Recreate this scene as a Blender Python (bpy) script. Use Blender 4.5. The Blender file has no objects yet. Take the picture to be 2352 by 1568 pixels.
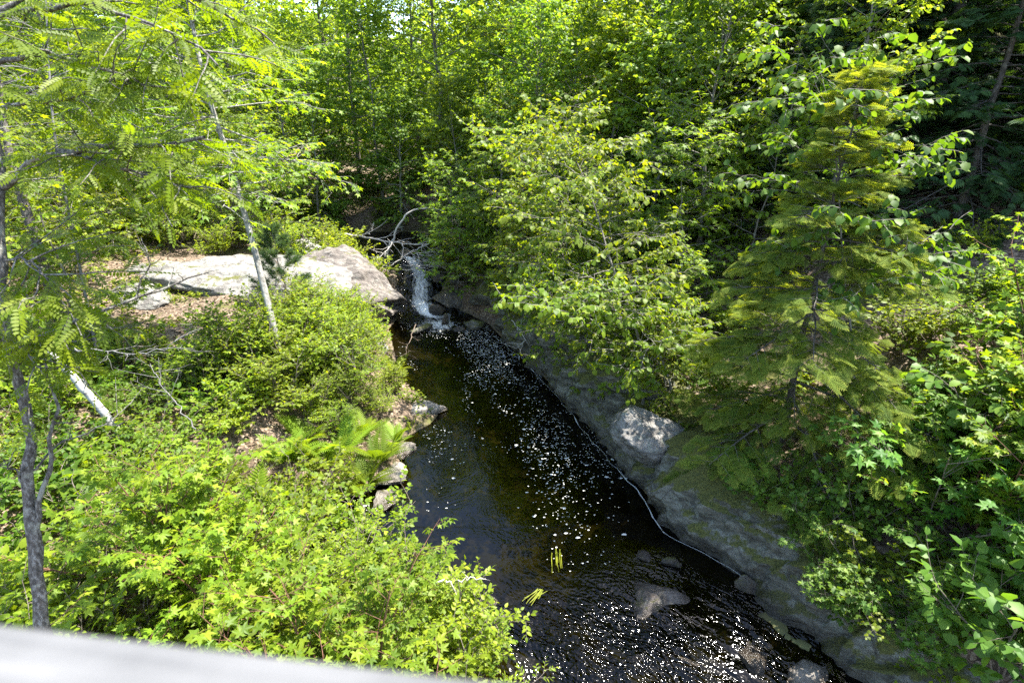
import bpy, math, random
import numpy as np
from mathutils import Vector, Matrix

R = math.radians
SC = bpy.context.scene
COL = SC.collection
UPV = np.array([0., 0., 1.])

# ------------------------------------------------------------------ camera
CAM = np.array([0., 0., 7.0])
PITCH = R(22)
FPX, CU, CV = 1307.0, 1176.0, 784.0
FWD = np.array([0, math.cos(PITCH), -math.sin(PITCH)])
CUP = np.array([0, math.sin(PITCH), math.cos(PITCH)])

def P(u, v, d):
    return CAM + d * (FWD + np.array([1., 0, 0]) * (u - CU) / FPX + CUP * (CV - v) / FPX)

def proj(p):
    q = np.asarray(p, float) - CAM
    d = q @ FWD
    return CU + FPX * q[0] / d, CV - FPX * (q @ CUP) / d, d

# ------------------------------------------------------------------ noise
def _hash(ix, iy, iz, seed):
    n = (ix.astype(np.int64) * 374761393 + iy.astype(np.int64) * 668265263 + iz.astype(np.int64) * 2147483647 + seed * 1274126177) & 0xffffffff
    n = ((n ^ (n >> 13)) * 1274126177) & 0xffffffff
    n = ((n ^ (n >> 16)) * 2246822519) & 0xffffffff
    return ((n ^ (n >> 15)) & 0xffff) / 65535.0

def noise3(x, y, z, seed=0):
    x, y, z = np.broadcast_arrays(np.asarray(x, float), np.asarray(y, float), np.asarray(z, float))
    ix, iy, iz = np.floor(x), np.floor(y), np.floor(z)
    fx, fy, fz = x - ix, y - iy, z - iz
    fx, fy, fz = [f * f * (3 - 2 * f) for f in (fx, fy, fz)]
    r = 0
    for a in (0, 1):
        for b in (0, 1):
            for c in (0, 1):
                w = (fx if a else 1 - fx) * (fy if b else 1 - fy) * (fz if c else 1 - fz)
                r = r + w * _hash(ix + a, iy + b, iz + c, seed)
    return r * 2 - 1

def fbm(x, y, z=0., oct=4, seed=0):
    r, a, f = 0, 1.0, 1.0
    for o in range(oct):
        r = r + a * noise3(np.asarray(x) * f, np.asarray(y) * f, np.asarray(z) * f, seed + o * 17)
        a *= .5; f *= 2.03
    return r

def nrm(a):
    a = np.asarray(a, float)
    return a / np.maximum(np.linalg.norm(a, axis=-1, keepdims=True), 1e-9)

def sstep(x, a, b):
    t = np.clip((x - a) / (b - a), 0, 1)
    return t * t * (3 - 2 * t)

# ------------------------------------------------------------------ stream and terrain shape
YL = [-8, 2, 4, 5.26, 6.0, 6.9, 7.8, 8.9, 9.3, 10, 11.4, 12.0, 12.5, 13.2, 14.5, 16.7, 18.5, 19.5, 20.3, 21, 22, 22.7, 23.3, 24, 25, 27, 28.3, 29.5, 31, 120]
XL = [2.6, 1.2, .6, .08, -.8, -2.25, -3.6, -3.9, -2.8, -2.35, -2.4, -1.9, -1.75, -2.2, -3.1, -3.7, -4.2, -4.1, -4.3, -4.3, -4.4, -5.2, -6.6, -9, -13, -15, -15, -15, -9, -9]
YR = [-8, 3, 5.26, 5.7, 7.2, 8.4, 10.9, 12.9, 15.7, 17.9, 19, 19.8, 20.6, 21.2, 22, 23, 24, 26, 28.3, 29.5, 31, 120]
XR = [10, 6.2, 5, 4.7, 3.7, 2.8, 2.2, 1.39, .5, -.5, -.9, -1.5, -2.3, -2.8, -2.9, -2.7, -2.2, -2.0, -4, -12, -9, -9]
def xl(y): return np.interp(y, YL, XL)
def xr(y): return np.interp(y, YR, XR)
def zwater(y):
    return sum(_zw(np.asarray(y, float) + o) for o in (-.5, -.25, 0, .25, .5)) / 5
def _zw(y):
    return np.interp(y, [-8, 0, 3, 5.0, 6.3, 7.5, 19.9, 20.5, 21.3, 22.0, 22.9, 23.6, 40],
                     [-2.2, -1.2, -.75, -.42, -.12, 0, 0, .14, .45, .85, 1.22, 1.38, 1.42])

def height(x, y):
    x = np.asarray(x, float); y = np.asarray(y, float)
    dl, dr, zw = xl(y) - x, x - xr(y), zwater(y)
    ins = np.minimum(-dl, -dr)
    bed = zw - np.clip(.12 + .42 * ins, .06, .85) * np.clip(np.interp(y, [5, 7.5, 19, 20.5], [.35, 1, 1, .35]), 0, 1) - .1 * fbm(x * 1.3, y * 1.3, 0, 3, 5)
    ledge = np.clip(fbm((.5 * x + .86 * y) * 1.5, (.86 * x - .5 * y) * .55, 0, 4, 55), -.6, .9)
    bed = bed + sstep(7.6 - y, 0, 1.2) * (.0 + .17 * np.maximum(ledge, -.2) + .05 * np.abs(fbm(x * 3, y * 3, 0, 3, 57)))
    L = np.interp(dl, [0, .25, 1, 3, 6, 10, 20, 45, 80], [-.06, .16, .5, 1.15, 1.65, 2.1, 2.9, 6, 9])
    Rr = np.interp(dr, [0, .4, .9, 1.8, 3, 6, 10, 16, 40, 80], [-.1, .45, .95, 1.35, 1.85, 3.2, 5.0, 7.2, 13, 20])
    sm_l = np.interp(dl, [0, .3, 1.5, 8], [-.06, .12, .35, .8])
    sm_r = np.interp(dr, [0, .3, 1.5, 8], [-.06, .15, .5, 1.6])
    hl = np.maximum(L + np.minimum(zw, 0), zw + sm_l)
    hr = np.maximum(Rr + np.minimum(zw, 0), zw + sm_r)
    back = np.maximum(y - 30, 0) * .11
    h = np.where(dl > 0, hl, np.where(dr > 0, hr, bed))
    out = np.clip(np.maximum(dl, dr), 0, 2) / 2
    return h + back + out * (.22 * fbm(x * .35, y * .35, 0, 3, 1) + .06 * fbm(x * 1.7, y * 1.7, 0, 2, 9))

def H(x, y): return float(height(x, y))

def G(u, v, lift=0.):
    d = np.linspace(2, 70, 1400)
    pts = CAM + d[:, None] * (FWD + np.array([1., 0, 0]) * (u - CU) / FPX + CUP * (CV - v) / FPX)
    below = pts[:, 2] < height(pts[:, 0], pts[:, 1]) + lift
    i = int(np.argmax(below)) if below.any() else len(d) - 1
    return pts[i]

# ------------------------------------------------------------------ object helpers
def tag(o, label=None, cat=None, group=None, kind=None):
    if label: o['label'] = label
    if cat: o['category'] = cat
    if group: o['group'] = group
    if kind: o['kind'] = kind
    return o

def link(o, parent=None):
    COL.objects.link(o)
    if parent is not None: o.parent = parent
    return o

def empty(name, loc, rz=0., s=1.):
    o = bpy.data.objects.new(name, None)
    o.empty_display_size = .2
    o.location = Vector(tuple(float(a) for a in loc)); o.rotation_euler = (0, 0, rz)
    o.scale = (s, s, s)
    return link(o)

class MB:
    """collects leaves, tubes and sheets and makes ONE mesh of them"""
    def __init__(s): s.v = []; s.t = []; s.q = []; s.a = []; s.n = 0
    def raw(s, v, tri=None, quad=None, tint=None):
        v = np.asarray(v, float).reshape(-1, 3)
        if tri is not None and len(tri): s.t.append(np.asarray(tri, np.int64).reshape(-1, 3) + s.n)
        if quad is not None and len(quad): s.q.append(np.asarray(quad, np.int64).reshape(-1, 4) + s.n)
        s.v.append(v)
        s.a.append(np.full(len(v), .5) if tint is None else np.broadcast_to(np.asarray(tint, float), (len(v),)).copy())
        s.n += len(v)
        return s
    def tpl(s, T, pos, X, Z, size, tint):
        """copies of template T (verts, tris, quads, vtint): X = leaf axis, Z = its face normal"""
        tv, tt, tq, ta = T
        N = len(pos)
        if N == 0: return s
        X = nrm(X); Y = nrm(np.cross(Z, X)); Zn = np.cross(X, Y)
        size = np.broadcast_to(np.asarray(size, float), (N,))
        V = pos[:, None, :] + size[:, None, None] * (tv[None, :, 0:1] * X[:, None] + tv[None, :, 1:2] * Y[:, None] + tv[None, :, 2:3] * Zn[:, None])
        k = len(tv); off = (np.arange(N) * k)[:, None, None]
        tri = (tt[None] + off).reshape(-1, 3) if len(tt) else None
        quad = (tq[None] + off).reshape(-1, 4) if len(tq) else None
        t = (np.broadcast_to(np.asarray(tint, float), (N,))[:, None] + ta[None]).ravel()
        return s.raw(V, tri, quad, np.clip(t, 0, 1))
    def tubes(s, poly, r, sides=6, tint=.5, cap=True):
        poly = np.asarray(poly, float)
        if poly.ndim == 2: poly = poly[None]
        B, n, _ = poly.shape
        r = np.broadcast_to(np.asarray(r, float), (B, n))
        T = nrm(np.gradient(poly, axis=1))
        mean = nrm(T.mean(axis=1))
        ref = np.where(np.abs(mean[:, 2:3]) > .8, np.array([[1., .13, 0]]), np.array([[0, 0, 1.]]))
        A = nrm(np.cross(T, ref[:, None, :])); Bv = np.cross(T, A)
        ang = np.arange(sides) * 2 * math.pi / sides
        ring = poly[:, :, None] + r[:, :, None, None] * (np.cos(ang)[None, None, :, None] * A[:, :, None] + np.sin(ang)[None, None, :, None] * Bv[:, :, None])
        V = ring.reshape(-1, 3)
        b, i, k = np.meshgrid(np.arange(B), np.arange(n - 1), np.arange(sides), indexing='ij')
        k2 = (k + 1) % sides
        base = b * n * sides
        Q = np.stack([base + i * sides + k, base + i * sides + k2, base + (i + 1) * sides + k2, base + (i + 1) * sides + k], -1).reshape(-1, 4)
        s.raw(V, None, Q, tint)
        return s
    def mesh(s, name, mat, smooth=False):
        me = bpy.data.meshes.new(name)
        V = np.concatenate(s.v) if s.v else np.zeros((0, 3))
        t = np.concatenate(s.t) if s.t else np.zeros((0, 3), np.int64)
        q = np.concatenate(s.q) if s.q else np.zeros((0, 4), np.int64)
        me.vertices.add(len(V)); me.vertices.foreach_set('co', V.astype(np.float32).ravel())
        lv = np.concatenate([t.ravel(), q.ravel()]).astype(np.int32)
        me.loops.add(len(lv)); me.loops.foreach_set('vertex_index', lv)
        ls = np.concatenate([np.arange(len(t)) * 3, len(t) * 3 + np.arange(len(q)) * 4]).astype(np.int32)
        me.polygons.add(len(ls)); me.polygons.foreach_set('loop_start', ls)
        if smooth: me.polygons.foreach_set('use_smooth', np.ones(len(ls), bool))
        at = me.attributes.new('tint', 'FLOAT', 'POINT')
        at.data.foreach_set('value', np.concatenate(s.a).astype(np.float32) if s.a else np.zeros(0, np.float32))
        me.update(calc_edges=True)
        if mat: me.materials.append(mat)
        return me
    def build(s, name, mat, parent=None, smooth=False):
        return link(bpy.data.objects.new(name, s.mesh(name, mat, smooth)), parent)

# ------------------------------------------------------------------ materials
def newmat(name):
    m = bpy.data.materials.new(name); m.use_nodes = True
    nt = m.node_tree; nt.nodes.clear()
    out = nt.nodes.new('ShaderNodeOutputMaterial')
    def N(t, **kw):
        n = nt.nodes.new('ShaderNode' + t)
        for k, v in kw.items():
            if k in n.inputs.keys(): n.inputs[k].default_value = v
            else: setattr(n, k, v)
        return n
    def Lk(a, b): nt.links.new(a, b)
    return m, N, Lk, out

def ramp(N, stops, interp='LINEAR'):
    r = N('ValToRGB'); cr = r.color_ramp; cr.interpolation = interp
    while len(cr.elements) < len(stops): cr.elements.new(.5)
    for e, (p, c) in zip(cr.elements, stops):
        e.position = p; e.color = (c[0], c[1], c[2], 1) if not isinstance(c, (int, float)) else (c, c, c, 1)
    return r

def leaf_mat(name, dark, mid, light, tmul=(2.1, 1.85, .5), mix=.5, rough=.5, var=.3):
    m, N, Lk, out = newmat(name)
    at = N('Attribute', attribute_name='tint')
    rp = ramp(N, [(0, dark), (.5, mid), (1, light)])
    Lk(at.outputs['Fac'], rp.inputs['Fac'])
    oi = N('ObjectInfo')
    mp = N('MapRange'); mp.inputs['To Min'].default_value = 1 - var; mp.inputs['To Max'].default_value = 1 + var
    Lk(oi.outputs['Random'], mp.inputs['Value'])
    mh = N('MapRange'); mh.inputs['To Min'].default_value = .488; mh.inputs['To Max'].default_value = .512
    mm = N('Math', operation='FRACT'); m7 = N('Math', operation='MULTIPLY'); m7.inputs[1].default_value = 7.31
    Lk(oi.outputs['Random'], m7.inputs[0]); Lk(m7.outputs[0], mm.inputs[0]); Lk(mm.outputs[0], mh.inputs['Value'])
    hs = N('HueSaturation'); Lk(rp.outputs['Color'], hs.inputs['Color']); Lk(mp.outputs[0], hs.inputs['Value']); Lk(mh.outputs[0], hs.inputs['Hue'])
    pb = N('BsdfPrincipled'); pb.inputs['Roughness'].default_value = rough; pb.inputs['Specular IOR Level'].default_value = .25
    Lk(hs.outputs['Color'], pb.inputs['Base Color'])
    mu = N('Mix', data_type='RGBA', blend_type='MULTIPLY'); mu.inputs[0].default_value = 1
    Lk(hs.outputs['Color'], mu.inputs[6]); mu.inputs[7].default_value = (*tmul, 1)
    tr = N('BsdfTranslucent'); Lk(mu.outputs[2], tr.inputs['Color'])
    ms = N('MixShader'); ms.inputs[0].default_value = mix
    Lk(pb.outputs[0], ms.inputs[1]); Lk(tr.outputs[0], ms.inputs[2]); Lk(ms.outputs[0], out.inputs['Surface'])
    return m

def bark_mat(name, a, b, c, scale=(14, 14, 3), bump=.5, dashes=False):
    m, N, Lk, out = newmat(name)
    tc = N('TexCoord'); mp = N('Mapping'); mp.inputs['Scale'].default_value = scale
    Lk(tc.outputs['Object'], mp.inputs['Vector'])
    n1 = N('TexNoise', Scale=1.6, Detail=6., Roughness=.65); Lk(mp.outputs[0], n1.inputs['Vector'])
    n2 = N('TexNoise', Scale=2.3, Detail=4.); Lk(tc.outputs['Object'], n2.inputs['Vector'])
    rp = ramp(N, [(.32, a), (.5, b), (.68, c)]); Lk(n1.outputs['Fac'], rp.inputs['Fac'])
    col = rp.outputs['Color']
    mx = N('Mix', data_type='RGBA'); rl = ramp(N, [(.56, 0.), (.66, 1.)])
    n3 = N('TexNoise', Scale=9., Detail=4.); Lk(tc.outputs['Object'], n3.inputs['Vector']); Lk(n3.outputs['Fac'], rl.inputs['Fac'])
    mlt = N('Math', operation='MULTIPLY'); mlt.inputs[1].default_value = .6; Lk(rl.outputs['Color'], mlt.inputs[0])
    Lk(mlt.outputs[0], mx.inputs[0]); Lk(col, mx.inputs[6]); mx.inputs[7].default_value = (c[0] * 1.15, c[1] * 1.2, c[2] * 1.1, 1)
    col = mx.outputs[2]
    if dashes:
        mp2 = N('Mapping'); mp2.inputs['Scale'].default_value = (5, 5, 42); Lk(tc.outputs['Object'], mp2.inputs['Vector'])
        n4 = N('TexNoise', Scale=1., Detail=3.); Lk(mp2.outputs[0], n4.inputs['Vector'])
        rd = ramp(N, [(.6, 0.), (.66, 1.)]); Lk(n4.outputs['Fac'], rd.inputs['Fac'])
        m2 = N('Mix', data_type='RGBA'); Lk(rd.outputs['Color'], m2.inputs[0]); Lk(col, m2.inputs[6]); m2.inputs[7].default_value = (.05, .042, .035, 1)
        col = m2.outputs[2]
    pb = N('BsdfPrincipled', Roughness=.85); Lk(col, pb.inputs['Base Color'])
    bp = N('Bump', Strength=bump, Distance=.02); Lk(n1.outputs['Fac'], bp.inputs['Height']); Lk(bp.outputs[0], pb.inputs['Normal'])
    Lk(pb.outputs[0], out.inputs['Surface'])
    return m

def rock_mat(name, a, b, c, moss=.4, wet=True, lichen=.5, streak=(1, 1, 1), rough=.82):
    m, N, Lk, out = newmat(name)
    ge = N('NewGeometry')
    mp = N('Mapping'); mp.inputs['Scale'].default_value = streak; mp.inputs['Rotation'].default_value = (.3, .4, .5)
    Lk(ge.outputs['Position'], mp.inputs['Vector'])
    n1 = N('TexNoise', Scale=3.1, Detail=11., Roughness=.68); Lk(mp.outputs[0], n1.inputs['Vector'])
    rp = ramp(N, [(.36, a), (.5, b), (.64, c)]); Lk(n1.outputs['Fac'], rp.inputs['Fac'])
    n2 = N('TexNoise', Scale=26., Detail=5., Roughness=.7); Lk(ge.outputs['Position'], n2.inputs['Vector'])
    gr = N('Mix', data_type='RGBA', blend_type='OVERLAY'); gr.inputs[0].default_value = .75
    Lk(rp.outputs['Color'], gr.inputs[6]); Lk(n2.outputs['Fac'], gr.inputs[7])
    # lichen spots
    n3 = N('TexNoise', Scale=5.5, Detail=7., Roughness=.72); Lk(ge.outputs['Position'], n3.inputs['Vector'])
    rl = ramp(N, [(.55, 0.), (.6, 1.)]); Lk(n3.outputs['Fac'], rl.inputs['Fac'])
    ml = N('Math', operation='MULTIPLY'); ml.inputs[1].default_value = lichen; Lk(rl.outputs['Color'], ml.inputs[0])
    m1 = N('Mix', data_type='RGBA'); Lk(ml.outputs[0], m1.inputs[0]); Lk(gr.outputs[2], m1.inputs[6]); m1.inputs[7].default_value = (.24, .26, .21, 1)
    # dark seams
    vo = N('TexVoronoi', feature='DISTANCE_TO_EDGE', Scale=1.15); 
    wa = N('TexNoise', Scale=1.7, Detail=5.); Lk(ge.outputs['Position'], wa.inputs['Vector'])
    va = N('VectorMath', operation='MULTIPLY_ADD'); va.inputs[1].default_value = (1.1, 1.1, 1.1); Lk(wa.outputs['Color'], va.inputs[0]); Lk(ge.outputs['Position'], va.inputs[2])
    Lk(va.outputs[0], vo.inputs['Vector'])
    rs = ramp(N, [(.0, 1.), (.035, 0.)]); Lk(vo.outputs['Distance'], rs.inputs['Fac'])
    sm = N('Math', operation='MULTIPLY'); sm.inputs[1].default_value = .7; Lk(rs.outputs['Color'], sm.inputs[0])
    m2 = N('Mix', data_type='RGBA'); Lk(sm.outputs[0], m2.inputs[0]); Lk(m1.outputs[2], m2.inputs[6]); m2.inputs[7].default_value = (.035, .03, .022, 1)
    # moss, thicker on flat tops
    sx = N('SeparateXYZ'); Lk(ge.outputs['Normal'], sx.inputs[0])
    n4 = N('TexNoise', Scale=1.4, Detail=6., Roughness=.7); Lk(ge.outputs['Position'], n4.inputs['Vector'])
    ad = N('Math', operation='MULTIPLY_ADD'); ad.inputs[1].default_value = .3; Lk(sx.outputs['Z'], ad.inputs[0]); Lk(n4.outputs['Fac'], ad.inputs[2])
    t = .93 - moss * .45
    rm = ramp(N, [(min(t, .97), 0.), (min(t + .05, 1.), 1.)]); Lk(ad.outputs[0], rm.inputs['Fac'])
    mossc = ramp(N, [(.3, (.030, .040, .008)), (.7, (.12, .115, .018))]); Lk(n2.outputs['Fac'], mossc.inputs['Fac'])
    m3 = N('Mix', data_type='RGBA'); Lk(rm.outputs['Color'], m3.inputs[0]); Lk(m2.outputs[2], m3.inputs[6]); Lk(mossc.outputs['Color'], m3.inputs[7])
    col = m3.outputs[2]
    pb = N('BsdfPrincipled', Roughness=rough)
    if wet:   # water stain just above the waterline
        at = N('Attribute', attribute_name='tint')
        rw = ramp(N, [(.0, 1.), (1., 0.)]); Lk(at.outputs['Fac'], rw.inputs['Fac'])
        m4 = N('Mix', data_type='RGBA', blend_type='MULTIPLY'); Lk(rw.outputs['Color'], m4.inputs[0]); Lk(col, m4.inputs[6]); m4.inputs[7].default_value = (.26, .23, .2, 1)
        col = m4.outputs[2]
        rr = ramp(N, [(.0, .22), (1., rough)]); Lk(at.outputs['Fac'], rr.inputs['Fac']); Lk(rr.outputs['Color'], pb.inputs['Roughness'])
    Lk(col, pb.inputs['Base Color'])
    b1 = N('Bump', Strength=.9, Distance=.16); Lk(n1.outputs['Fac'], b1.inputs['Height'])
    b2 = N('Bump', Strength=.7, Distance=.025); Lk(n2.outputs['Fac'], b2.inputs['Height']); Lk(b1.outputs[0], b2.inputs['Normal'])
    Lk(b2.outputs[0], pb.inputs['Normal'])
    Lk(pb.outputs[0], out.inputs['Surface'])
    return m

def plain_mat(name, a, b, scale=20., rough=.8, bump=.2):
    m, N, Lk, out = newmat(name)
    ge = N('TexCoord'); n1 = N('TexNoise', Scale=scale, Detail=6., Roughness=.65); Lk(ge.outputs['Object'], n1.inputs['Vector'])
    rp = ramp(N, [(.3, a), (.7, b)]); Lk(n1.outputs['Fac'], rp.inputs['Fac'])
    pb = N('BsdfPrincipled', Roughness=rough); Lk(rp.outputs['Color'], pb.inputs['Base Color'])
    bp = N('Bump', Strength=bump, Distance=.02); Lk(n1.outputs['Fac'], bp.inputs['Height']); Lk(bp.outputs[0], pb.inputs['Normal'])
    Lk(pb.outputs[0], out.inputs['Surface'])
    return m

def ground_mat():
    m, N, Lk, out = newmat('leaf_litter_ground')
    ge = N('NewGeometry')
    n1 = N('TexNoise', Scale=.8, Detail=8., Roughness=.65); Lk(ge.outputs['Position'], n1.inputs['Vector'])
    v = N('TexVoronoi', Scale=22.); Lk(ge.outputs['Position'], v.inputs['Vector'])
    n2 = N('TexNoise', Scale=60., Detail=4.); Lk(ge.outputs['Position'], n2.inputs['Vector'])
    sx = N('SeparateXYZ'); Lk(v.outputs['Color'], sx.inputs[0])
    rp = ramp(N, [(0, (.035, .022, .013)), (.45, (.09, .06, .036)), (.8, (.17, .12, .08)), (1, (.25, .195, .14))]); Lk(sx.outputs['X'], rp.inputs['Fac'])
    g = N('Mix', data_type='RGBA', blend_type='OVERLAY'); g.inputs[0].default_value = .7; Lk(rp.outputs['Color'], g.inputs[6]); Lk(n2.outputs['Fac'], g.inputs[7])
    rm = ramp(N, [(.54, 0.), (.62, 1.)]); Lk(n1.outputs['Fac'], rm.inputs['Fac'])
    mc = ramp(N, [(.3, (.03, .04, .008)), (.7, (.13, .12, .02))]); Lk(n2.outputs['Fac'], mc.inputs['Fac'])
    mx = N('Mix', data_type='RGBA'); Lk(rm.outputs['Color'], mx.inputs[0]); Lk(g.outputs[2], mx.inputs[6]); Lk(mc.outputs['Color'], mx.inputs[7])
    # the bed under water: brown-green silt and weed
    at = N('Attribute', attribute_name='tint')
    nb = N('TexNoise', Scale=1.6, Detail=7., Roughness=.6); Lk(ge.outputs['Position'], nb.inputs['Vector'])
    rb = ramp(N, [(.35, (.022, .018, .008)), (.5, (.06, .054, .016)), (.62, (.075, .075, .022)), (.78, (.10, .085, .045))]); Lk(nb.outputs['Fac'], rb.inputs['Fac'])
    mb = N('Mix', data_type='RGBA'); Lk(at.outputs['Fac'], mb.inputs[0]); Lk(mx.outputs[2], mb.inputs[6]); Lk(rb.outputs['Color'], mb.inputs[7])
    pb = N('BsdfPrincipled', Roughness=.9); Lk(mb.outputs[2], pb.inputs['Base Color'])
    bp = N('Bump', Strength=.8, Distance=.03); Lk(sx.outputs['Y'], bp.inputs['Height']); Lk(bp.outputs[0], pb.inputs['Normal'])
    Lk(pb.outputs[0], out.inputs['Surface'])
    return m

def water_mat():
    m, N, Lk, out = newmat('stream_water')
    fl = N('Attribute', attribute_name='flow')
    fo = N('Attribute', attribute_name='foam')
    ch = N('Attribute', attribute_name='chop')
    mp = N('Mapping'); mp.inputs['Scale'].default_value = (3.2, 1.5, 1); Lk(fl.outputs['Vector'], mp.inputs['Vector'])
    n1 = N('TexNoise', Scale=2.2, Detail=2., Roughness=.5, Distortion=.6); Lk(mp.outputs[0], n1.inputs['Vector'])
    mp3 = N('Mapping'); mp3.inputs['Scale'].default_value = (16, 11, 1); Lk(fl.outputs['Vector'], mp3.inputs['Vector'])
    n3 = N('TexNoise', Scale=1.4, Detail=.6, Roughness=.5); Lk(mp3.outputs[0], n3.inputs['Vector'])
    ad = N('Math', operation='MULTIPLY_ADD'); ad.inputs[1].default_value = .5; Lk(n3.outputs['Fac'], ad.inputs[0]); Lk(n1.outputs['Fac'], ad.inputs[2])
    st = N('MapRange'); st.inputs['To Min'].default_value = .03; st.inputs['To Max'].default_value = 1.0; Lk(ch.outputs['Fac'], st.inputs['Value'])
    bp = N('Bump', Distance=.075); Lk(st.outputs[0], bp.inputs['Strength']); Lk(ad.outputs[0], bp.inputs['Height'])
    gl = N('BsdfGlossy', Roughness=.07); Lk(bp.outputs[0], gl.inputs['Normal'])
    tr = N('BsdfTransparent'); tr.inputs['Color'].default_value = (.22, .20, .11, 1)
    fr = N('Fresnel', IOR=1.34); Lk(bp.outputs[0], fr.inputs['Normal'])
    w = N('MixShader'); Lk(fr.outputs[0], w.inputs[0]); Lk(tr.outputs[0], w.inputs[1]); Lk(gl.outputs[0], w.inputs[2])
    # whitewater
    mp2 = N('Mapping'); mp2.inputs['Scale'].default_value = (9, 3.2, 1); Lk(fl.outputs['Vector'], mp2.inputs['Vector'])
    n2 = N('TexNoise', Scale=1.2, Detail=9., Roughness=.72, Distortion=.9); Lk(mp2.outputs[0], n2.inputs['Vector'])
    sub = N('Math', operation='ADD'); Lk(n2.outputs['Fac'], sub.inputs[0]); Lk(fo.outputs['Fac'], sub.inputs[1])
    rf = ramp(N, [(.66 / 1.5, 0.), (.95 / 1.5, 1.)])
    dv = N('Math', operation='MULTIPLY'); dv.inputs[1].default_value = 1 / 1.5; Lk(sub.outputs[0], dv.inputs[0]); Lk(dv.outputs[0], rf.inputs['Fac'])
    df = N('BsdfPrincipled', Roughness=.35); df.inputs['Base Color'].default_value = (.66, .66, .62, 1)
    b2 = N('Bump', Strength=.7, Distance=.05); Lk(n2.outputs['Fac'], b2.inputs['Height']); Lk(b2.outputs[0], df.inputs['Normal'])
    w2 = N('MixShader'); Lk(rf.outputs['Color'], w2.inputs[0]); Lk(w.outputs[0], w2.inputs[1]); Lk(df.outputs[0], w2.inputs[2])
    Lk(w2.outputs[0], out.inputs['Surface'])
    return m

def wood_mat():
    m, N, Lk, out = newmat('weathered_rail_wood')
    tc = N('TexCoord'); mp = N('Mapping'); mp.inputs['Scale'].default_value = (3, 60, 30); Lk(tc.outputs['Object'], mp.inputs['Vector'])
    n = N('TexNoise', Scale=1., Detail=8., Roughness=.65); Lk(mp.outputs[0], n.inputs['Vector'])
    n2 = N('TexNoise', Scale=6., Detail=5., Roughness=.55); Lk(tc.outputs['Object'], n2.inputs['Vector'])
    rp = ramp(N, [(.3, (.024, .024, .026)), (.48, (.07, .07, .07)), (.62, (.11, .109, .108))])
    mx = N('Mix', data_type='FLOAT'); mx.inputs[0].default_value = .5; Lk(n.outputs['Fac'], mx.inputs[2]); Lk(n2.outputs['Fac'], mx.inputs[3])
    Lk(mx.outputs[0], rp.inputs['Fac'])
    pb = N('BsdfPrincipled', Roughness=.8); Lk(rp.outputs['Color'], pb.inputs['Base Color'])
    bp = N('Bump', Strength=.5, Distance=.004); Lk(n.outputs['Fac'], bp.inputs['Height']); Lk(bp.outputs[0], pb.inputs['Normal'])
    Lk(pb.outputs[0], out.inputs['Surface'])
    return m

M = {}
M['shrub'] = leaf_mat('shrub_leaf', (.065, .105, .007), (.130, .195, .010), (.21, .265, .018))
M['shrubdark'] = leaf_mat('understory_leaf', (.045, .095, .010), (.09, .16, .014), (.14, .215, .02))
M['maple'] = leaf_mat('maple_leaf', (.06, .115, .008), (.12, .195, .011), (.195, .25, .018))
M['locust'] = leaf_mat('locust_leaflet', (.08, .14, .009), (.135, .215, .012), (.20, .265, .018), mix=.55, tmul=(1.9, 1.85, .4))
M['forest'] = leaf_mat('forest_leaf', (.06, .11, .014), (.115, .185, .022), (.19, .255, .038), mix=.55, var=.25)
M['forestyellow'] = leaf_mat('young_tree_leaf', (.07, .115, .008), (.13, .19, .012), (.21, .24, .02), var=.2)
M['birch'] = leaf_mat('birch_leaf', (.045, .10, .012), (.08, .155, .018), (.14, .21, .026), mix=.5)
M['maplegreen'] = leaf_mat('broad_green_leaf', (.045, .105, .014), (.08, .155, .02), (.13, .21, .03), mix=.45)
M['hemlock'] = leaf_mat('hemlock_needle', (.06, .105, .014), (.12, .175, .02), (.26, .30, .045), mix=.5, rough=.8)
M['conifer'] = leaf_mat('dark_conifer_needle', (.018, .045, .014), (.034, .075, .020), (.065, .115, .026), mix=.3, rough=.7)
M['pine'] = leaf_mat('pine_needle', (.03, .06, .025), (.05, .09, .035), (.085, .13, .05), mix=.25, rough=.45)
M['fern'] = leaf_mat('fern_frond', (.08, .14, .012), (.15, .22, .018), (.22, .27, .03), mix=.5)
M['grass'] = leaf_mat('grass_blade', (.05, .09, .012), (.10, .15, .02), (.18, .21, .04), mix=.4)
M['litter'] = leaf_mat('dry_leaf', (.06, .038, .022), (.14, .095, .06), (.27, .21, .155), tmul=(1.2, 1, .8), mix=.2, rough=.7)
M['bark'] = bark_mat('grey_bark', (.05, .042, .034), (.12, .105, .085), (.24, .22, .19))
M['barkrough'] = bark_mat('rough_lichened_bark', (.022, .018, .014), (.085, .072, .06), (.26, .245, .22), scale=(26, 26, 11), bump=1.)
M['barkdark'] = bark_mat('dark_furrowed_bark', (.018, .014, .011), (.06, .05, .042), (.15, .135, .12), scale=(22, 22, 5), bump=1.)
M['barkpale'] = bark_mat('pale_smooth_bark', (.07, .064, .052), (.17, .16, .14), (.30, .29, .26), scale=(12, 12, 7), bump=.3)
M['birchbark'] = bark_mat('white_birch_bark', (.16, .15, .135), (.29, .28, .26), (.40, .39, .37), scale=(4, 4, 12), bump=.25, dashes=True)
M['twig'] = plain_mat('twig_bark', (.06, .045, .03), (.17, .14, .11))
M['twigred'] = plain_mat('red_twig', (.07, .03, .018), (.16, .07, .04))
M['dead'] = plain_mat('bleached_dead_wood', (.20, .18, .155), (.46, .43, .39))
M['deadgrey'] = plain_mat('grey_dead_wood', (.07, .065, .06), (.2, .19, .175))
M['deadbrown'] = plain_mat('brown_dead_wood', (.07, .048, .03), (.2, .15, .11))
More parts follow.
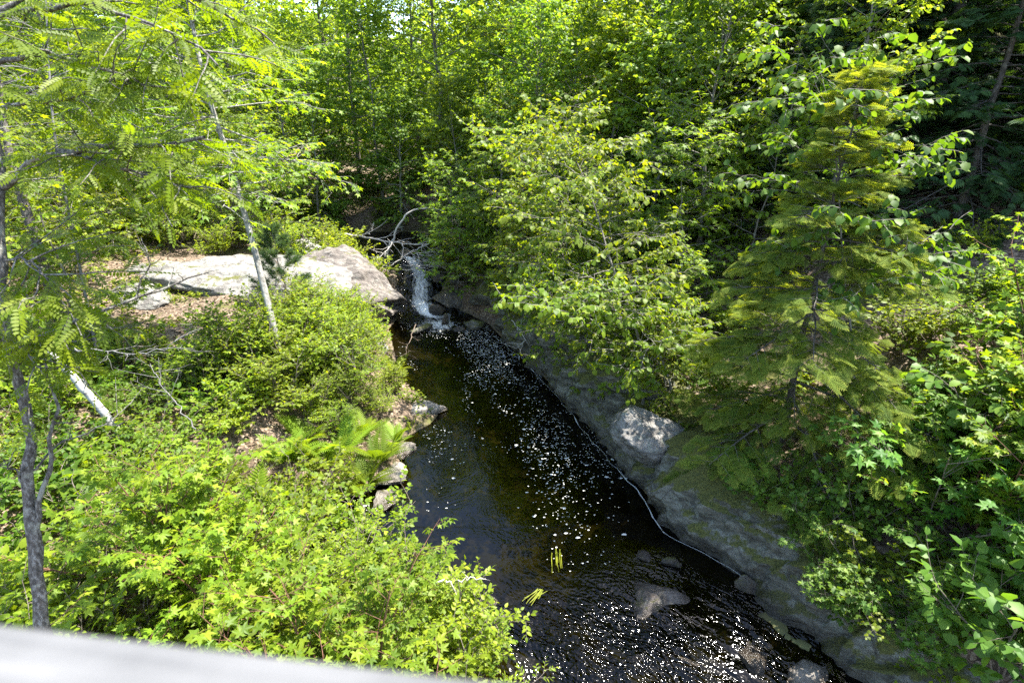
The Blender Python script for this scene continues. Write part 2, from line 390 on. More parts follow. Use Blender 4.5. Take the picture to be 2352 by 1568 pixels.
M['rock'] = rock_mat('pale_granite', (.10, .09, .08), (.17, .16, .145), (.26, .245, .225), moss=.22, lichen=.55)
M['rockpale'] = rock_mat('pale_shore_rock', (.12, .10, .08), (.24, .215, .18), (.36, .33, .29), moss=.1, lichen=.2)
M['rockbrown'] = rock_mat('brown_ledge', (.07, .055, .046), (.125, .105, .09), (.22, .195, .17), moss=.18, lichen=.3, streak=(1, 2.5, 1))
M['rockwall'] = rock_mat('dark_wall_rock', (.04, .037, .025), (.105, .10, .075), (.21, .20, .165), moss=.6, lichen=.4, streak=(.6, .6, 2.2))
M['rockwet'] = rock_mat('wet_dark_rock', (.035, .028, .02), (.075, .058, .04), (.15, .12, .08), moss=.3, lichen=.12, rough=.3)
M['ground'] = ground_mat()
M['water'] = water_mat()
M['wood'] = wood_mat()
M['foam'] = plain_mat('foam_bubbles', (.36, .36, .34), (.58, .58, .55), scale=90., rough=.5)
M['weed'] = leaf_mat('water_weed', (.12, .14, .01), (.22, .24, .015), (.36, .34, .03), mix=.3)

# ------------------------------------------------------------------ leaf templates: (verts, tris, quads, tint offset)
def T_(v, t, q, a=None):
    v = np.array(v, float)
    return (v, np.array(t, np.int64).reshape(-1, 3), np.array(q, np.int64).reshape(-1, 4), np.zeros(len(v)) if a is None else np.array(a, float))

def ovate(w=.28, tip=1., fold=.07, droop=.14):
    v = [(0, 0, 0), (.34, 0, 0), (.7, 0, -droop * .4), (tip, 0, -droop),
         (.28, w, fold), (.64, w * .82, fold * .6 - droop * .3), (.28, -w, fold), (.64, -w * .82, fold * .6 - droop * .3)]
    return T_(v, [(0, 1, 4), (2, 3, 5), (0, 6, 1), (2, 7, 3)], [(1, 2, 5, 4), (1, 6, 7, 2)])
OV = ovate(); OVR = ovate(.34, .92); OVN = ovate(.19)
DIA = T_([(0, 0, 0), (.45, .3, .06), (1, 0, -.08), (.45, -.3, .06)], [(0, 2, 1), (0, 3, 2)], [])

def maple_t():
    c = (.38, 0, 0)
    pol = [(180, .16), (150, .42), (122, .62), (100, .36), (78, .5), (58, .92), (48, .62), (30, .42), (18, .62), (0, 1.0)]
    pts = [(r * .62 * math.cos(R(a)) + .38, r * .62 * math.sin(R(a)), -.13 * r * r + .05 * (abs(math.sin(R(a))) > .3)) for a, r in pol]
    left = pts[1:-1]
    ring = [pts[0]] + left + [pts[-1]] + [(x, -y, z) for x, y, z in reversed(left)]
    v = [c] + ring; n = len(ring)
    t = [(0, 1 + (i + 1) % n, 1 + i) for i in range(n)]
    st = len(v)
    v += [(-.35, .006, .03), (-.35, -.006, .03), (.0, .008, 0), (.0, -.008, 0)]
    t += [(st, st + 1, st + 3), (st, st + 3, st + 2)]
    return T_(v, t, [])
MAP = maple_t()

def merge(parts):
    v, t, q, a, n = [], [], [], [], 0
    for (tv, tt, tq, ta) in parts:
        v.append(tv); a.append(ta)
        if len(tt): t.append(tt + n)
        if len(tq): q.append(tq + n)
        n += len(tv)
    return (np.concatenate(v), np.concatenate(t) if t else np.zeros((0, 3), np.int64), np.concatenate(q) if q else np.zeros((0, 4), np.int64), np.concatenate(a))

def place(T, pos, ang, s, z=0., tilt=0., tint=0.):
    c, sn = math.cos(ang), math.sin(ang)
    v = T[0] * s
    v2 = np.stack([v[:, 0] * c - v[:, 1] * sn, v[:, 0] * sn + v[:, 1] * c, v[:, 2] - tilt * v[:, 0]], -1) + np.array([pos[0], pos[1], pos[2] if len(pos) > 2 else z])
    return (v2, T[1], T[2], T[3] + tint)

def strip(a, b, w, z=0.):
    return T_([(a, w, z), (a, -w, z), (b, -w * .5, z), (b, w * .5, z)], [], [(0, 1, 2, 3)])

def pinnate():
    parts = [strip(0, 1, .008)]
    lf = ovate(.25, 1, .03, .06)
    for i in range(7):
        x = .14 + i * .125; s = .23 * (1 - .25 * abs(i - 3) / 3)
        for sg in (1, -1): parts.append(place(lf, (x + .01 * sg, .006 * sg, -.12 * x * x), sg * R(68 - i * 2), s, tilt=.2))
    parts.append(place(lf, (.98, 0, -.12), 0, .2))
    return merge(parts)
PIN = pinnate()

def frond():
    parts = []
    n = 17
    for i in range(n):
        x = .12 + .86 * i / n
        L = .25 * math.sin(math.pi * min(1, (.16 + .84 * i / n)) ** .8) ** .8 + .015
        zc = .22 * x - .42 * x * x
        for sg in (1, -1):
            parts.append(place(T_([(0, 0, 0), (.3, .13, .02), (1, 0, -.12), (.3, -.13, .02)], [(0, 2, 1), (0, 3, 2)], []), (x, 0, zc), sg * R(72 - 20 * i / n), L))
    st = [(x, w, .22 * x - .42 * x * x) for x in np.linspace(0, 1, 6) for w in (.008, -.008)]
    parts.append(T_(st, [], [(2 * i, 2 * i + 1, 2 * i + 3, 2 * i + 2) for i in range(5)]))
    return merge(parts)
FRO = frond()

def spray(needles=4):
    """flat hemlock spray with alternate side shoots"""
    parts = []
    nd = T_([(0, .10, 0), (0, -.10, 0), (1, -.10, -.12), (1, .10, -.05)], [], [(0, 1, 2, 3)])
    def shoot(p0, ang, L, tt):
        k = max(3, int(L / .095))
        c, s = math.cos(ang), math.sin(ang)
        parts.append(place(strip(0, 1, .03), (p0[0], p0[1], 0), ang, L, tint=tt - .1))
        for j in range(k):
            f = (j + .6) / k
            p = (p0[0] + c * L * f, p0[1] + s * L * f, -.1 * f * L)
            for sg in (1, -1): parts.append(place(nd, p, ang + sg * R(62), .105, tint=tt + .35 * f * f))
        parts.append(place(nd, (p0[0] + c * L, p0[1] + s * L, -.1 * L), ang, .11, tint=tt + .4))
    shoot((0, 0), 0, 1, 0)
    for i in range(7):
        x = .1 + i * .12
        for sg in (1, -1):
            shoot((x + .04 * (sg > 0), 0), sg * R(52), .42 * (1 - x) + .1, 0)
    return merge(parts)
SPR = spray()
def spray_lo():
    parts = [T_([(0, 0, 0), (.4, .05, 0), (1, 0, -.1), (.4, -.05, 0)], [(0, 2, 1), (0, 3, 2)], [], [0, 0, .3, 0])]
    sh = T_([(0, 0, 0), (.4, .14, .0), (1, 0, -.08), (.4, -.14, .0)], [(0, 2, 1), (0, 3, 2)], [], [0, 0, .3, 0])
    for i in range(6):
        x = .1 + i * .13
        for sg in (1, -1): parts.append(place(sh, (x, 0, 0), sg * R(52), .42 * (1 - x) + .12))
    return merge(parts)
SPL = spray_lo()

def tuft(n=22, seed=3):
    r = np.random.default_rng(seed); v = []; t = []
    for i in range(n):
        th = r.uniform(0, 2 * math.pi); el = r.uniform(.15, 1.35)
        d = np.array([math.cos(el), math.sin(el) * math.cos(th), math.sin(el) * math.sin(th)])
        sd = nrm(np.cross(d, r.normal(size=3))) * .022
        k = len(v); v += [tuple(sd), tuple(-sd), tuple(d)]; t.append((k, k + 1, k + 2))
    return T_(v, t, [])
TUF = tuft()

# ------------------------------------------------------------------ growth
def batch(rng, P0, D0, L, n=6, curl=0., wob=.12):
    B = len(P0); L = np.broadcast_to(np.asarray(L, float), (B,))
    s = np.linspace(0, 1, n)
    W = np.cumsum(rng.normal(size=(B, n, 3)) * wob, axis=1)
    D = nrm(D0)[:, None, :] + np.asarray(curl).reshape(-1, 1, 1) * s[None, :, None] * UPV + W
    D = nrm(D) * (L / (n - 1))[:, None, None]
    pts = np.concatenate([P0[:, None, :], P0[:, None, :] + np.cumsum(D[:, :-1], axis=1)], axis=1)
    return pts

def pick(rng, poly, m, t0, t1):
    B, n, _ = poly.shape
    t = t0 + (t1 - t0) * (np.arange(m)[None, :] + rng.uniform(.1, .9, (B, m))) / m
    f = t * (n - 1); i = np.clip(f.astype(int), 0, n - 2); w = (f - i)[..., None]
    b = np.arange(B)[:, None]
    p = poly[b, i] * (1 - w) + poly[b, i + 1] * w
    tan = nrm(poly[b, i + 1] - poly[b, i])
    k = np.broadcast_to(np.arange(m)[None, :] + rng.integers(0, 2, (B, 1)), (B, m))
    return p.reshape(-1, 3), tan.reshape(-1, 3), t.ravel(), k.ravel(), np.repeat(np.arange(B), m)

def sidedir(rng, tan, k, ang, up=0., jit=.2):
    s = nrm(np.cross(tan, UPV) + 1e-4) * np.where(k % 2, 1, -1)[:, None]
    d = tan * math.cos(ang) + s * math.sin(ang) + rng.normal(size=tan.shape) * jit
    d[:, 2] += up
    return nrm(d)

def put_leaves(rng, mb, twigs, m, T, size, t0=.12, ang=50, droop=.25, tilt=.35, tintbase=.45, tintvar=.28, up=UPV, endleaf=True, tipbright=.15):
    p, tan, t, k, par = pick(rng, twigs, m, t0, 1.0)
    d = sidedir(rng, tan, k, R(ang), 0, .22)
    if endleaf:
        last = (np.arange(len(t)) % m) == m - 1
        d[last] = nrm(tan[last] + rng.normal(size=(last.sum(), 3)) * .2)
    d[:, 2] -= droop * rng.uniform(.3, 1.6, len(d)); d = nrm(d)
    Z = np.asarray(up) + rng.normal(size=d.shape) * tilt
    sz = size * rng.uniform(.62, 1.2, len(d))
    tint = tintbase + rng.normal(size=len(d)) * tintvar + tipbright * (t - .5)
    mb.tpl(T, p, d, Z, sz, np.clip(tint, 0, 1))

def resamp(pts, n):
    pts = np.asarray(pts, float)
    s = np.concatenate([[0], np.cumsum(np.linalg.norm(np.diff(pts, axis=0), axis=1))]); s /= s[-1]
    t = np.linspace(0, 1, n)
    out = np.stack([np.interp(t, s, pts[:, i]) for i in range(3)], -1)
    for _ in range(2):
        out[1:-1] = .25 * out[:-2] + .5 * out[1:-1] + .25 * out[2:]
    return out

def wavy(rng, height, lean=(0, 0), wob=.04, n=14):
    z = np.linspace(0, height, n); t = z / height
    w = np.cumsum(rng.normal(size=(n, 2)) * wob, axis=0); w[0] = 0
    return np.stack([lean[0] * t ** 1.3 + w[:, 0], lean[1] * t ** 1.3 + w[:, 1], z], -1)

def make_tree(seed, trunk, r0, leaf=DIA, lsize=.13, n1=26, L1=2.4, t0=.15, el=(15, 55), curl=.15, n2=7, n3=4, twig=.45, m=6,
              lmat='forest', bmat='bark', shape='round', droop=.25, tilt=.4, drawtwig=False, bias=None, tintbase=.45, sides=8, twigmat=None, rtop=.12):
    rng = np.random.default_rng(seed)
    n = len(trunk)
    tb, cb = MB(), MB()
    tt = np.linspace(0, 1, n)
    rad = r0 * (1 - tt * (1 - rtop)) * (1 + .35 * np.exp(-tt * 22))
    tb.tubes(trunk, rad[None], sides)
    p, tan, t, k, par = pick(rng, trunk[None], n1, t0, .995)
    az = k * 2.39996 + rng.normal(size=n1) * .4 + rng.uniform(0, 6)
    tn = (t - t0) / (1 - t0)
    elv = np.radians(el[0] + (el[1] - el[0]) * tn + rng.normal(size=n1) * 8)
    D = np.stack([np.cos(az) * np.cos(elv), np.sin(az) * np.cos(elv), np.sin(elv)], -1)
    if shape == 'round': L = L1 * (.35 + .65 * np.sin(np.pi * np.clip(.12 + .85 * tn, 0, 1)) ** .7)
    elif shape == 'cone': L = L1 * (1.03 - tn) ** .8 + .12
    else: L = L1 * (.55 + .45 * np.sin(np.pi * np.clip(.2 + .8 * tn, 0, 1)))
    L = L * rng.uniform(.7, 1.2, n1)
    if bias is not None: L = L * (1 + .6 * (D @ np.asarray(bias, float)))
    b1 = batch(rng, p, D, L, 8, curl, .09)
    rr = (rad[np.clip((t * (n - 1)).astype(int), 0, n - 1)] * .45)
    lim = np.minimum(rr, .012 * L + .004)
    taper = np.linspace(1, .25, 8)
    tb.tubes(b1, lim[:, None] * taper[None], 5)
    p2, tan2, t2, k2, par2 = pick(rng, b1, n2, .18, 1.)
    d2 = sidedir(rng, tan2, k2, R(48), .03, .22)
    L2 = (L[par2] * .48 * (1.15 - .7 * t2)) * rng.uniform(.7, 1.2, len(t2)) + twig * .5
    b2 = batch(rng, p2, d2, L2, 6, -.08, .12)
    if drawtwig: tb.tubes(b2, (lim[par2] * .4)[:, None] * np.linspace(1, .3, 6)[None], 4)
    p3, tan3, t3, k3, par3 = pick(rng, b2, n3, .15, 1.)
    d3 = sidedir(rng, tan3, k3, R(42), 0, .28)
    b3 = batch(rng, p3, d3, twig * rng.uniform(.6, 1.3, len(t3)), 4, -.25, .1)
    if drawtwig: tb.tubes(b3, np.linspace(.006, .003, 4)[None], 3)
    put_leaves(rng, cb, b3, m, leaf, lsize, droop=droop, tilt=tilt, tintbase=tintbase)
    nm = 'tree'
    return {'trunk': tb.mesh('trunk', M[bmat], True), 'crown': cb.mesh('crown', M[lmat])}

def make_conifer(seed, height, r0, n1, L1, T=SPL, sp=.3, n2=12, m=4, t0=.08, el=(-12, 35), lmat='conifer', droop=.25, lean=(0, 0), tintbase=.4, pw=.85, lmin=.62):
    rng = np.random.default_rng(seed)
    trunk = wavy(rng, height, lean, .012, 20); tb, cb = MB(), MB()
    tt = np.linspace(0, 1, 20); rad = r0 * (1 - tt * .93)
    tb.tubes(trunk, rad[None], 9)
    p, tan, t, k, par = pick(rng, trunk[None], n1, t0, .99)
    tn = (t - t0) / (1 - t0)
    az = k * 2.39996 + rng.normal(size=n1) * .3
    elv = np.radians(el[0] + (el[1] - el[0]) * tn ** 1.5 + rng.normal(size=n1) * 7)
    D = np.stack([np.cos(az) * np.cos(elv), np.sin(az) * np.cos(elv), np.sin(elv)], -1)
    L = (L1 * (1.02 - tn) ** pw + .1) * rng.uniform(lmin, 1.15, n1)
    b1 = batch(rng, p, D, L, 9, -droop, .05)
    tb.tubes(b1, (.010 * L + .004)[:, None] * np.linspace(1, .2, 9)[None], 5)
    p2, tan2, t2, k2, par2 = pick(rng, b1, n2, .16, 1.)
    d2 = sidedir(rng, tan2, k2, R(50), 0, .12)
    L2 = L[par2] * .42 * (1.12 - .85 * t2) + sp * .5
    b2 = batch(rng, p2, d2, L2, 5, -.25, .05)
    tb.tubes(b2, np.linspace(.006, .002, 5)[None], 3)
    p3, tan3, t3, k3, par3 = pick(rng, b2, m, .1, 1.)
    d3 = sidedir(rng, tan3, k3, R(40), -.12, .14)
    last = (np.arange(len(t3)) % m) == m - 1
    d3[last] = nrm(tan3[last] + np.array([0, 0, -.15]))
    kp = rng.uniform(size=len(t3)) < np.clip(L[par2[par3]] / (L1 * .62), .16, 1)
    p3, d3, t3, par3 = p3[kp], d3[kp], t3[kp], par3[kp]
    Z = UPV + rng.normal(size=d3.shape) * .42
    cb.tpl(T, p3, d3, Z, sp * rng.uniform(.6, 1.15, len(t3)), np.clip(tintbase + rng.normal(size=len(t3)) * .15 + .2 * (t2[par3] - .5) + .25 * (t[par2[par3]] - .4), 0, 1))
    # leader
    cb.tpl(T, trunk[-1:], np.array([[.5, .1, .9]]), np.array([[-.6, 0, .6]]), sp * 1.2, .7)
    return {'trunk': tb.mesh('trunk', M['barkdark'], True), 'crown': cb.mesh('crown', M[lmat])}

def make_pine(seed, height, r0, n1, L1, tuftsize=.16, m=7, t0=.1, clip=None):
    rng = np.random.default_rng(seed)
    trunk = wavy(rng, height, (0, 0), .02, 18); tb, cb = MB(), MB()
    tb.tubes(trunk, (r0 * np.linspace(1, .1, 18))[None], 8)
    p, tan, t, k, par = pick(rng, trunk[None], n1, t0, 1)
    tn = (t - t0) / (1 - t0); az = k * 2.39996 + rng.normal(size=n1) * .3
    elv = np.radians(5 + 40 * tn)
    D = np.stack([np.cos(az) * np.cos(elv), np.sin(az) * np.cos(elv), np.sin(elv)], -1)
    L = (L1 * (1.05 - tn) ** .8 + .1) * rng.uniform(.7, 1.1, n1)
    b1 = batch(rng, p, D, L, 7, .25, .08)
    tb.tubes(b1, (.009 * L + .003)[:, None] * np.linspace(1, .3, 7)[None], 5)
    p2, tan2, t2, k2, par2 = pick(rng, b1, 5, .3, 1.)
    d2 = sidedir(rng, tan2, k2, R(40), .1, .15)
    b2 = batch(rng, p2, d2, L[par2] * .35 + .1, 5, .2, .06)
    tb.tubes(b2, np.linspace(.006, .003, 5)[None], 3)
    p3, tan3, t3, k3, par3 = pick(rng, b2, m, .25, 1.05)
    d3 = nrm(tan3 + rng.normal(size=tan3.shape) * .3 + np.array([0, 0, .2]))
    cb.tpl(TUF, p3, d3, rng.normal(size=d3.shape), tuftsize * rng.uniform(.7, 1.15, len(t3)), np.clip(.5 + rng.normal(size=len(t3)) * .2, 0, 1))
    return {'trunk': tb.mesh('trunk', M['bark'], True), 'crown': cb.mesh('crown', M['pine'])}

def make_shrub(seed, stems=9, height=1.2, spread=.7, leaf=OV, lsize=.07, n2=7, n3=4, m=6, twig=.22, lmat='shrub', bmat='twig', droop=.1, tilt=.4, el=(45, 85), drawtwig=True, tintbase=.5, curl=-.1):
    rng = np.random.default_rng(seed)
    tb, cb = MB(), MB()
    az = np.arange(stems) * 2.39996 + rng.uniform(0, 6) + rng.normal(size=stems) * .3
    e = np.radians(rng.uniform(el[0], el[1], stems))
    D = np.stack([np.cos(az) * np.cos(e), np.sin(az) * np.cos(e), np.sin(e)], -1)
    P0 = np.stack([np.cos(az) * .06, np.sin(az) * .06, np.full(stems, -.08)], -1) * rng.uniform(.3, 1.6, (stems, 1))
    L = height * rng.uniform(.7, 1.15, stems)
    b1 = batch(rng, P0, D, L, 8, curl, .09)
    tb.tubes(b1, (.007 * L + .004)[:, None] * np.linspace(1, .3, 8)[None], 5)
    p2, tan2, t2, k2, par2 = pick(rng, b1, n2, .2, 1.)
    aa = rng.uniform(0, 6.28, len(t2)); side = np.stack([np.cos(aa), np.sin(aa), np.zeros(len(t2))], -1)
    d2 = nrm(tan2 * .6 + side * .8 + np.array([0, 0, .15]))
    L2 = spread * (.35 + .5 * rng.uniform(size=len(t2)))
    b2 = batch(rng, p2, d2, L2, 5, .05, .1)
    tb.tubes(b2, np.linspace(.005, .0025, 5)[None], 4)
    p3, tan3, t3, k3, par3 = pick(rng, b2, n3, .2, 1.)
    d3 = sidedir(rng, tan3, k3, R(40), .12, .3)
    b3 = batch(rng, p3, d3, twig * rng.uniform(.6, 1.2, len(t3)), 4, 0, .1)
    if drawtwig: tb.tubes(b3, np.linspace(.003, .0018, 4)[None], 3)
    put_leaves(rng, cb, b3, m, leaf, lsize, droop=droop, tilt=tilt, tintbase=tintbase)
    return {'stems': tb.mesh('stems', M[bmat], True), 'foliage': cb.mesh('foliage', M[lmat])}

def make_fern(seed, n=9, size=.8):
    rng = np.random.default_rng(seed); cb = MB()
    az = np.arange(n) * 2.39996 + rng.normal(size=n) * .2
    e = np.radians(rng.uniform(25, 70, n))
    X = np.stack([np.cos(az) * np.cos(e), np.sin(az) * np.cos(e), np.sin(e)], -1)
    Z = np.stack([-np.cos(az) * np.sin(e), -np.sin(az) * np.sin(e), np.cos(e)], -1)
    cb.tpl(FRO, np.zeros((n, 3)) + np.array([0, 0, -.03]), X, Z, size * rng.uniform(.7, 1.15, n), np.clip(.5 + rng.normal(size=n) * .2, 0, 1))
    return {'fronds': cb.mesh('fronds', M['fern'])}

def make_grass(seed, n=40, size=.4, spread=.12):
    rng = np.random.default_rng(seed); cb = MB()
    bl = T_([(0, .012, 0), (0, -.012, 0), (.5, .010, -.02), (.5, -.010, -.02), (.8, .007, -.12), (.8, -.007, -.12), (1, 0, -.3)], [(4, 5, 6)], [(0, 1, 3, 2), (2, 3, 5, 4)])
    az = rng.uniform(0, 6.28, n); e = np.radians(rng.uniform(40, 85, n))
    X = np.stack([np.cos(az) * np.cos(e), np.sin(az) * np.cos(e), np.sin(e)], -1)
    Z = np.stack([-np.cos(az) * np.sin(e), -np.sin(az) * np.sin(e), np.cos(e)], -1)
    P0 = np.stack([rng.normal(size=n) * spread, rng.normal(size=n) * spread, np.full(n, -.03)], -1)
    cb.tpl(bl, P0, X, Z, size * rng.uniform(.5, 1.2, n), np.clip(.5 + rng.normal(size=n) * .25, 0, 1))
    return {'blades': cb.mesh('blades', M['grass'])}

# ------------------------------------------------------------------ placing with labels that single out
LANDMARKS = [("the leaning pale maple trunk", 590, 600), ("the white leaning birch log", 170, 870), ("the forked left tree", 70, 1150),
             ("the bridge rail", 420, 1440), ("the pale rock ledge", 690, 610), ("the small waterfall", 960, 660), ("the pale rock point", 985, 950),
             ("the dark pool", 1150, 1050), ("the dark rock wall", 1290, 860), ("the sunlit boulder", 1480, 990), ("the young hemlock", 1880, 620),
             ("the foaming rapids", 1460, 1430), ("the clearing of dry leaves", 250, 720), ("the arched dead branch", 930, 500), ("the dark conifers", 2250, 300),
             ("the right bank slope", 2150, 720), ("the shaded lower rock face", 2000, 1350)]
QUEUE = []
def where(loc, top):
    u, v, d = proj(np.asarray(loc) + np.array([0, 0, top]))
    best = min(LANDMARKS, key=lambda l: (l[1] - u) ** 2 + (l[2] - v) ** 2)
    du, dv = u - best[1], v - best[2]
    if math.hypot(du, dv) < 90: rel = 'beside'
    elif abs(du) > abs(dv) * 1.2: rel = 'right of' if du > 0 else 'left of'
    else: rel = 'behind' if dv < 0 else 'in front of'
    return rel + ' ' + best[0], u

def spawn(proto, name, loc, rz=0., s=1., label=None, desc=None, cat='shrub', group=None, top=.6, sz=None):
    e = empty(name, loc, rz, s)
    if sz: e.scale = (s, s, s * sz)
    for part, me in proto.items(): link(bpy.data.objects.new(part, me), e)
    e['category'] = cat
    if group: e['group'] = group
    if label: e['label'] = label
    else: QUEUE.append((e, desc, np.asarray(loc, float), top * s))
    return e

ORD = ['leftmost', 'second from the left', 'third from the left', 'fourth from the left', 'fifth from the left', 'sixth from the left', 'seventh from the left', 'eighth from the left',
       'ninth from the left', 'tenth from the left', 'eleventh from the left', 'twelfth from the left', 'thirteenth from the left', 'fourteenth from the left', 'fifteenth from the left']
def flush_labels():
    byk = {}
    for e, desc, loc, top in QUEUE:
        w, u = where(loc, top); byk.setdefault((desc, w), []).append((u, e))
    for (desc, w), L in byk.items():
        L.sort(key=lambda a: a[0])
        for i, (u, e) in enumerate(L):
            lab = desc + ' ' + w
            if len(L) > 1: lab += ', ' + ('rightmost' if i == len(L) - 1 else ORD[min(i, 14)])
            e['label'] = lab

# ------------------------------------------------------------------ ground
def axis(segs):
    out = []
    for a, b, st in segs: out.append(np.arange(a, b, st))
    return np.concatenate(out + [[segs[-1][1]]])
gx = axis([(-400, -80, 40), (-80, -30, 2.5), (-30, -13, .5), (-13, -3, .13), (-3, 6, .07), (6, 13, .13), (13, 30, .5), (30, 80, 2.5), (80, 400, 40)])
gy = axis([(-30, -2, 1.5), (-2, 3, .3), (3, 8.5, .07), (8.5, 24, .13), (24, 40, .4), (40, 120, 3), (120, 420, 50)])
XX, YY = np.meshgrid(gx, gy)
ZZ = height(XX, YY)
nx, ny = len(gx), len(gy)
i, j = np.meshgrid(np.arange(nx - 1), np.arange(ny - 1))
b = (j * nx + i).ravel()
gm = MB(); under = np.maximum(sstep(zwater(YY) + .03 - ZZ, 0, .08), ((xl(YY) < XX) & (XX < xr(YY)) & (YY < 8.5)) * 1.) * (YY < 30)
gm.raw(np.stack([XX, YY, ZZ], -1), None, np.stack([b, b + 1, b + nx + 1, b + nx], -1), under.ravel())
tag(gm.build('ground', M['ground'], smooth=True), kind='structure')

# ------------------------------------------------------------------ water
wy = np.arange(-6, 29.4, .055)
wu = np.linspace(0, 1, 130)
U, Yw = np.meshgrid(wu, wy)
Xl, Xr = xl(Yw) - .3, xr(Yw) + .3
Xw = Xl + U * (Xr - Xl)
lat = Xw - (xl(Yw) + xr(Yw)) / 2
ins = np.minimum(Xw - xl(Yw), xr(Yw) - Xw)
rap = sstep(7.2 - Yw + .8 * fbm(Xw * .9, Yw * .9, 0, 3, 31) + .15 * (Xw - 1.5), 0, 2.0)
casc = sstep(Yw, 19.4, 20.2) * (1 - sstep(Yw, 23.2, 24.2))
foot = np.exp(-((Yw - 18.9) / 1.25) ** 2) * np.exp(-((Xw + 2.6) / 1.25) ** 2)
upst = sstep(Yw, 23.4, 24.2)
chop = np.clip(.02 + .85 * rap + .85 * casc + .6 * foot + .3 * upst + .10 * sstep(9.5 - Yw, 0, 2.5), 0, 1)
patch = sstep(fbm(.5 * Xw + .86 * Yw, .4 * (.86 * Xw - .5 * Yw), 0, 3, 39), -.35, .35)
chop = chop * np.where(Yw < 9.5, .3 + .75 * patch, 1)
# a broken chute on the right of the rapids carries most of the white water
chute = np.exp(-((Xw - xr(Yw) + .75 - .22 * fbm(Yw * 1.6, 0 * Yw, 0, 2, 36)) / .26) ** 2) * sstep(7.9 - Yw, 0, .7)
knob = np.exp(-((Xw - .85) / .38) ** 2 - ((Yw - 5.75) / .55) ** 2) + np.exp(-((Xw - 1.75) / .5) ** 2 - ((Yw - 5.7) / .6) ** 2)
chop = np.clip(chop + rap * .6 * knob + .5 * chute, 0, 1.2)
foam = -.5 + .62 * casc + .85 * foot + .20 * rap + .16 * rap * fbm(.5 * Xw + .86 * Yw, .25 * (.86 * Xw - .5 * Yw), 0, 3, 37) + .52 * chute + .2 * upst + .24 * knob * rap
core = np.exp(-((Xw - np.interp(Yw, [19.5, 20.7, 22, 23, 23.6], [-2.7, -3.55, -3.6, -4.0, -4.6])) / .62) ** 2)
foam = foam + casc * (.75 * core - .55)
Zw = zwater(Yw) + .004 * fbm(Xw * 2, Yw * 2, 0, 2, 3)
Zw = Zw + rap * (.055 * fbm(Xw * 1.3, Yw * 1.5, 0, 3, 41) + .02 * fbm((.5 * Xw + .86 * Yw) * 6, (.86 * Xw - .5 * Yw) * 2.5, 0, 3, 42) + .12 * knob) + chute * .03 * fbm(Xw * 9, Yw * 7, 0, 2, 44)
Zw = Zw + casc * (.09 * fbm(Xw * 2.2, Yw * 1.2, 0, 3, 45) + .04 * fbm(Xw * 9, Yw * 5, 0, 3, 46)) + foot * .03 * fbm(Xw * 5, Yw * 5, 0, 3, 47)
wm = MB(); n1 = len(wu); n2 = len(wy)
i, j = np.meshgrid(np.arange(n1 - 1), np.arange(n2 - 1)); b = (j * n1 + i).ravel()
wm.raw(np.stack([Xw, Yw, Zw], -1), None, np.stack([b, b + 1, b + n1 + 1, b + n1], -1))
wo = wm.build('stream_water', M['water'], smooth=True); tag(wo, kind='structure')
for nm, arr in (('foam', foam), ('chop', chop)):
    at = wo.data.attributes.new(nm, 'FLOAT', 'POINT'); at.data.foreach_set('value', arr.astype(np.float32).ravel())
at = wo.data.attributes.new('flow', 'FLOAT_VECTOR', 'POINT')
inr = Yw < 8.3
fu1 = np.where(inr, .5 * Xw + .86 * Yw, lat); fv1 = np.where(inr, .86 * Xw - .5 * Yw, Yw)
at.data.foreach_set('vector', np.stack([fu1, fv1, 0 * Yw], -1).astype(np.float32).ravel())

def W(u, v, z=None):
    """point of the water surface seen at photo pixel u, v"""
    z0 = 0. if z is None else z
    for _ in range(6):
        d = FWD + np.array([1., 0, 0]) * (u - CU) / FPX + CUP * (CV - v) / FPX
        t = (z0 - CAM[2]) / d[2]; p = CAM + t * d
        if z is None: z0 = float(zwater(p[1]))
    return p

# foam flecks drifting on the pool
rng = np.random.default_rng(11)
fm = MB()
N = 17000
fy = rng.uniform(7.2, 19.2, N); fu = rng.uniform(0.02, .995, N)
fx = xl(fy) + fu * (xr(fy) - xl(fy))
wx = fx + .5 * fbm(fx * .6, fy * .4, 0, 2, 66)
dens = np.clip(.22 + 1.25 * fbm(wx * 1.1 + .25 * fy, fy * .38, 0, 4, 61), 0, 1) * np.interp(fy, [7.2, 8.6, 11, 15, 17.5, 19.2], [.16, .3, .55, .85, .8, .5])
dens = dens + .3 * np.exp(-((fu - .78) / .12) ** 2) * sstep(fy, 7.5, 10)
keep = rng.uniform(size=N) < dens * .8
fx, fy = fx[keep], fy[keep]
ang = np.arange(7) * 2 * math.pi / 7
for q in range(len(fx)):
    r = .006 + .010 * rng.uniform() ** 2.2 + (.024 * rng.uniform() if rng.uniform() < .05 else 0)
    rr = r * rng.uniform(.6, 1.25, 7)
    e = rng.uniform(1, 1.9)
    ring = np.stack([fx[q] + rr * np.cos(ang) * e, fy[q] + rr * np.sin(ang), np.full(7, .006)], -1)
    top = np.array([[fx[q], fy[q], .006 + r * .45]])
    fm.raw(np.concatenate([ring, top]), [(k, (k + 1) % 7, 7) for k in range(7)])
tag(fm.build('foam_flecks', M['foam'], smooth=True), 'scattered white foam flecks drifting on the dark pool surface', 'foam', kind='stuff')

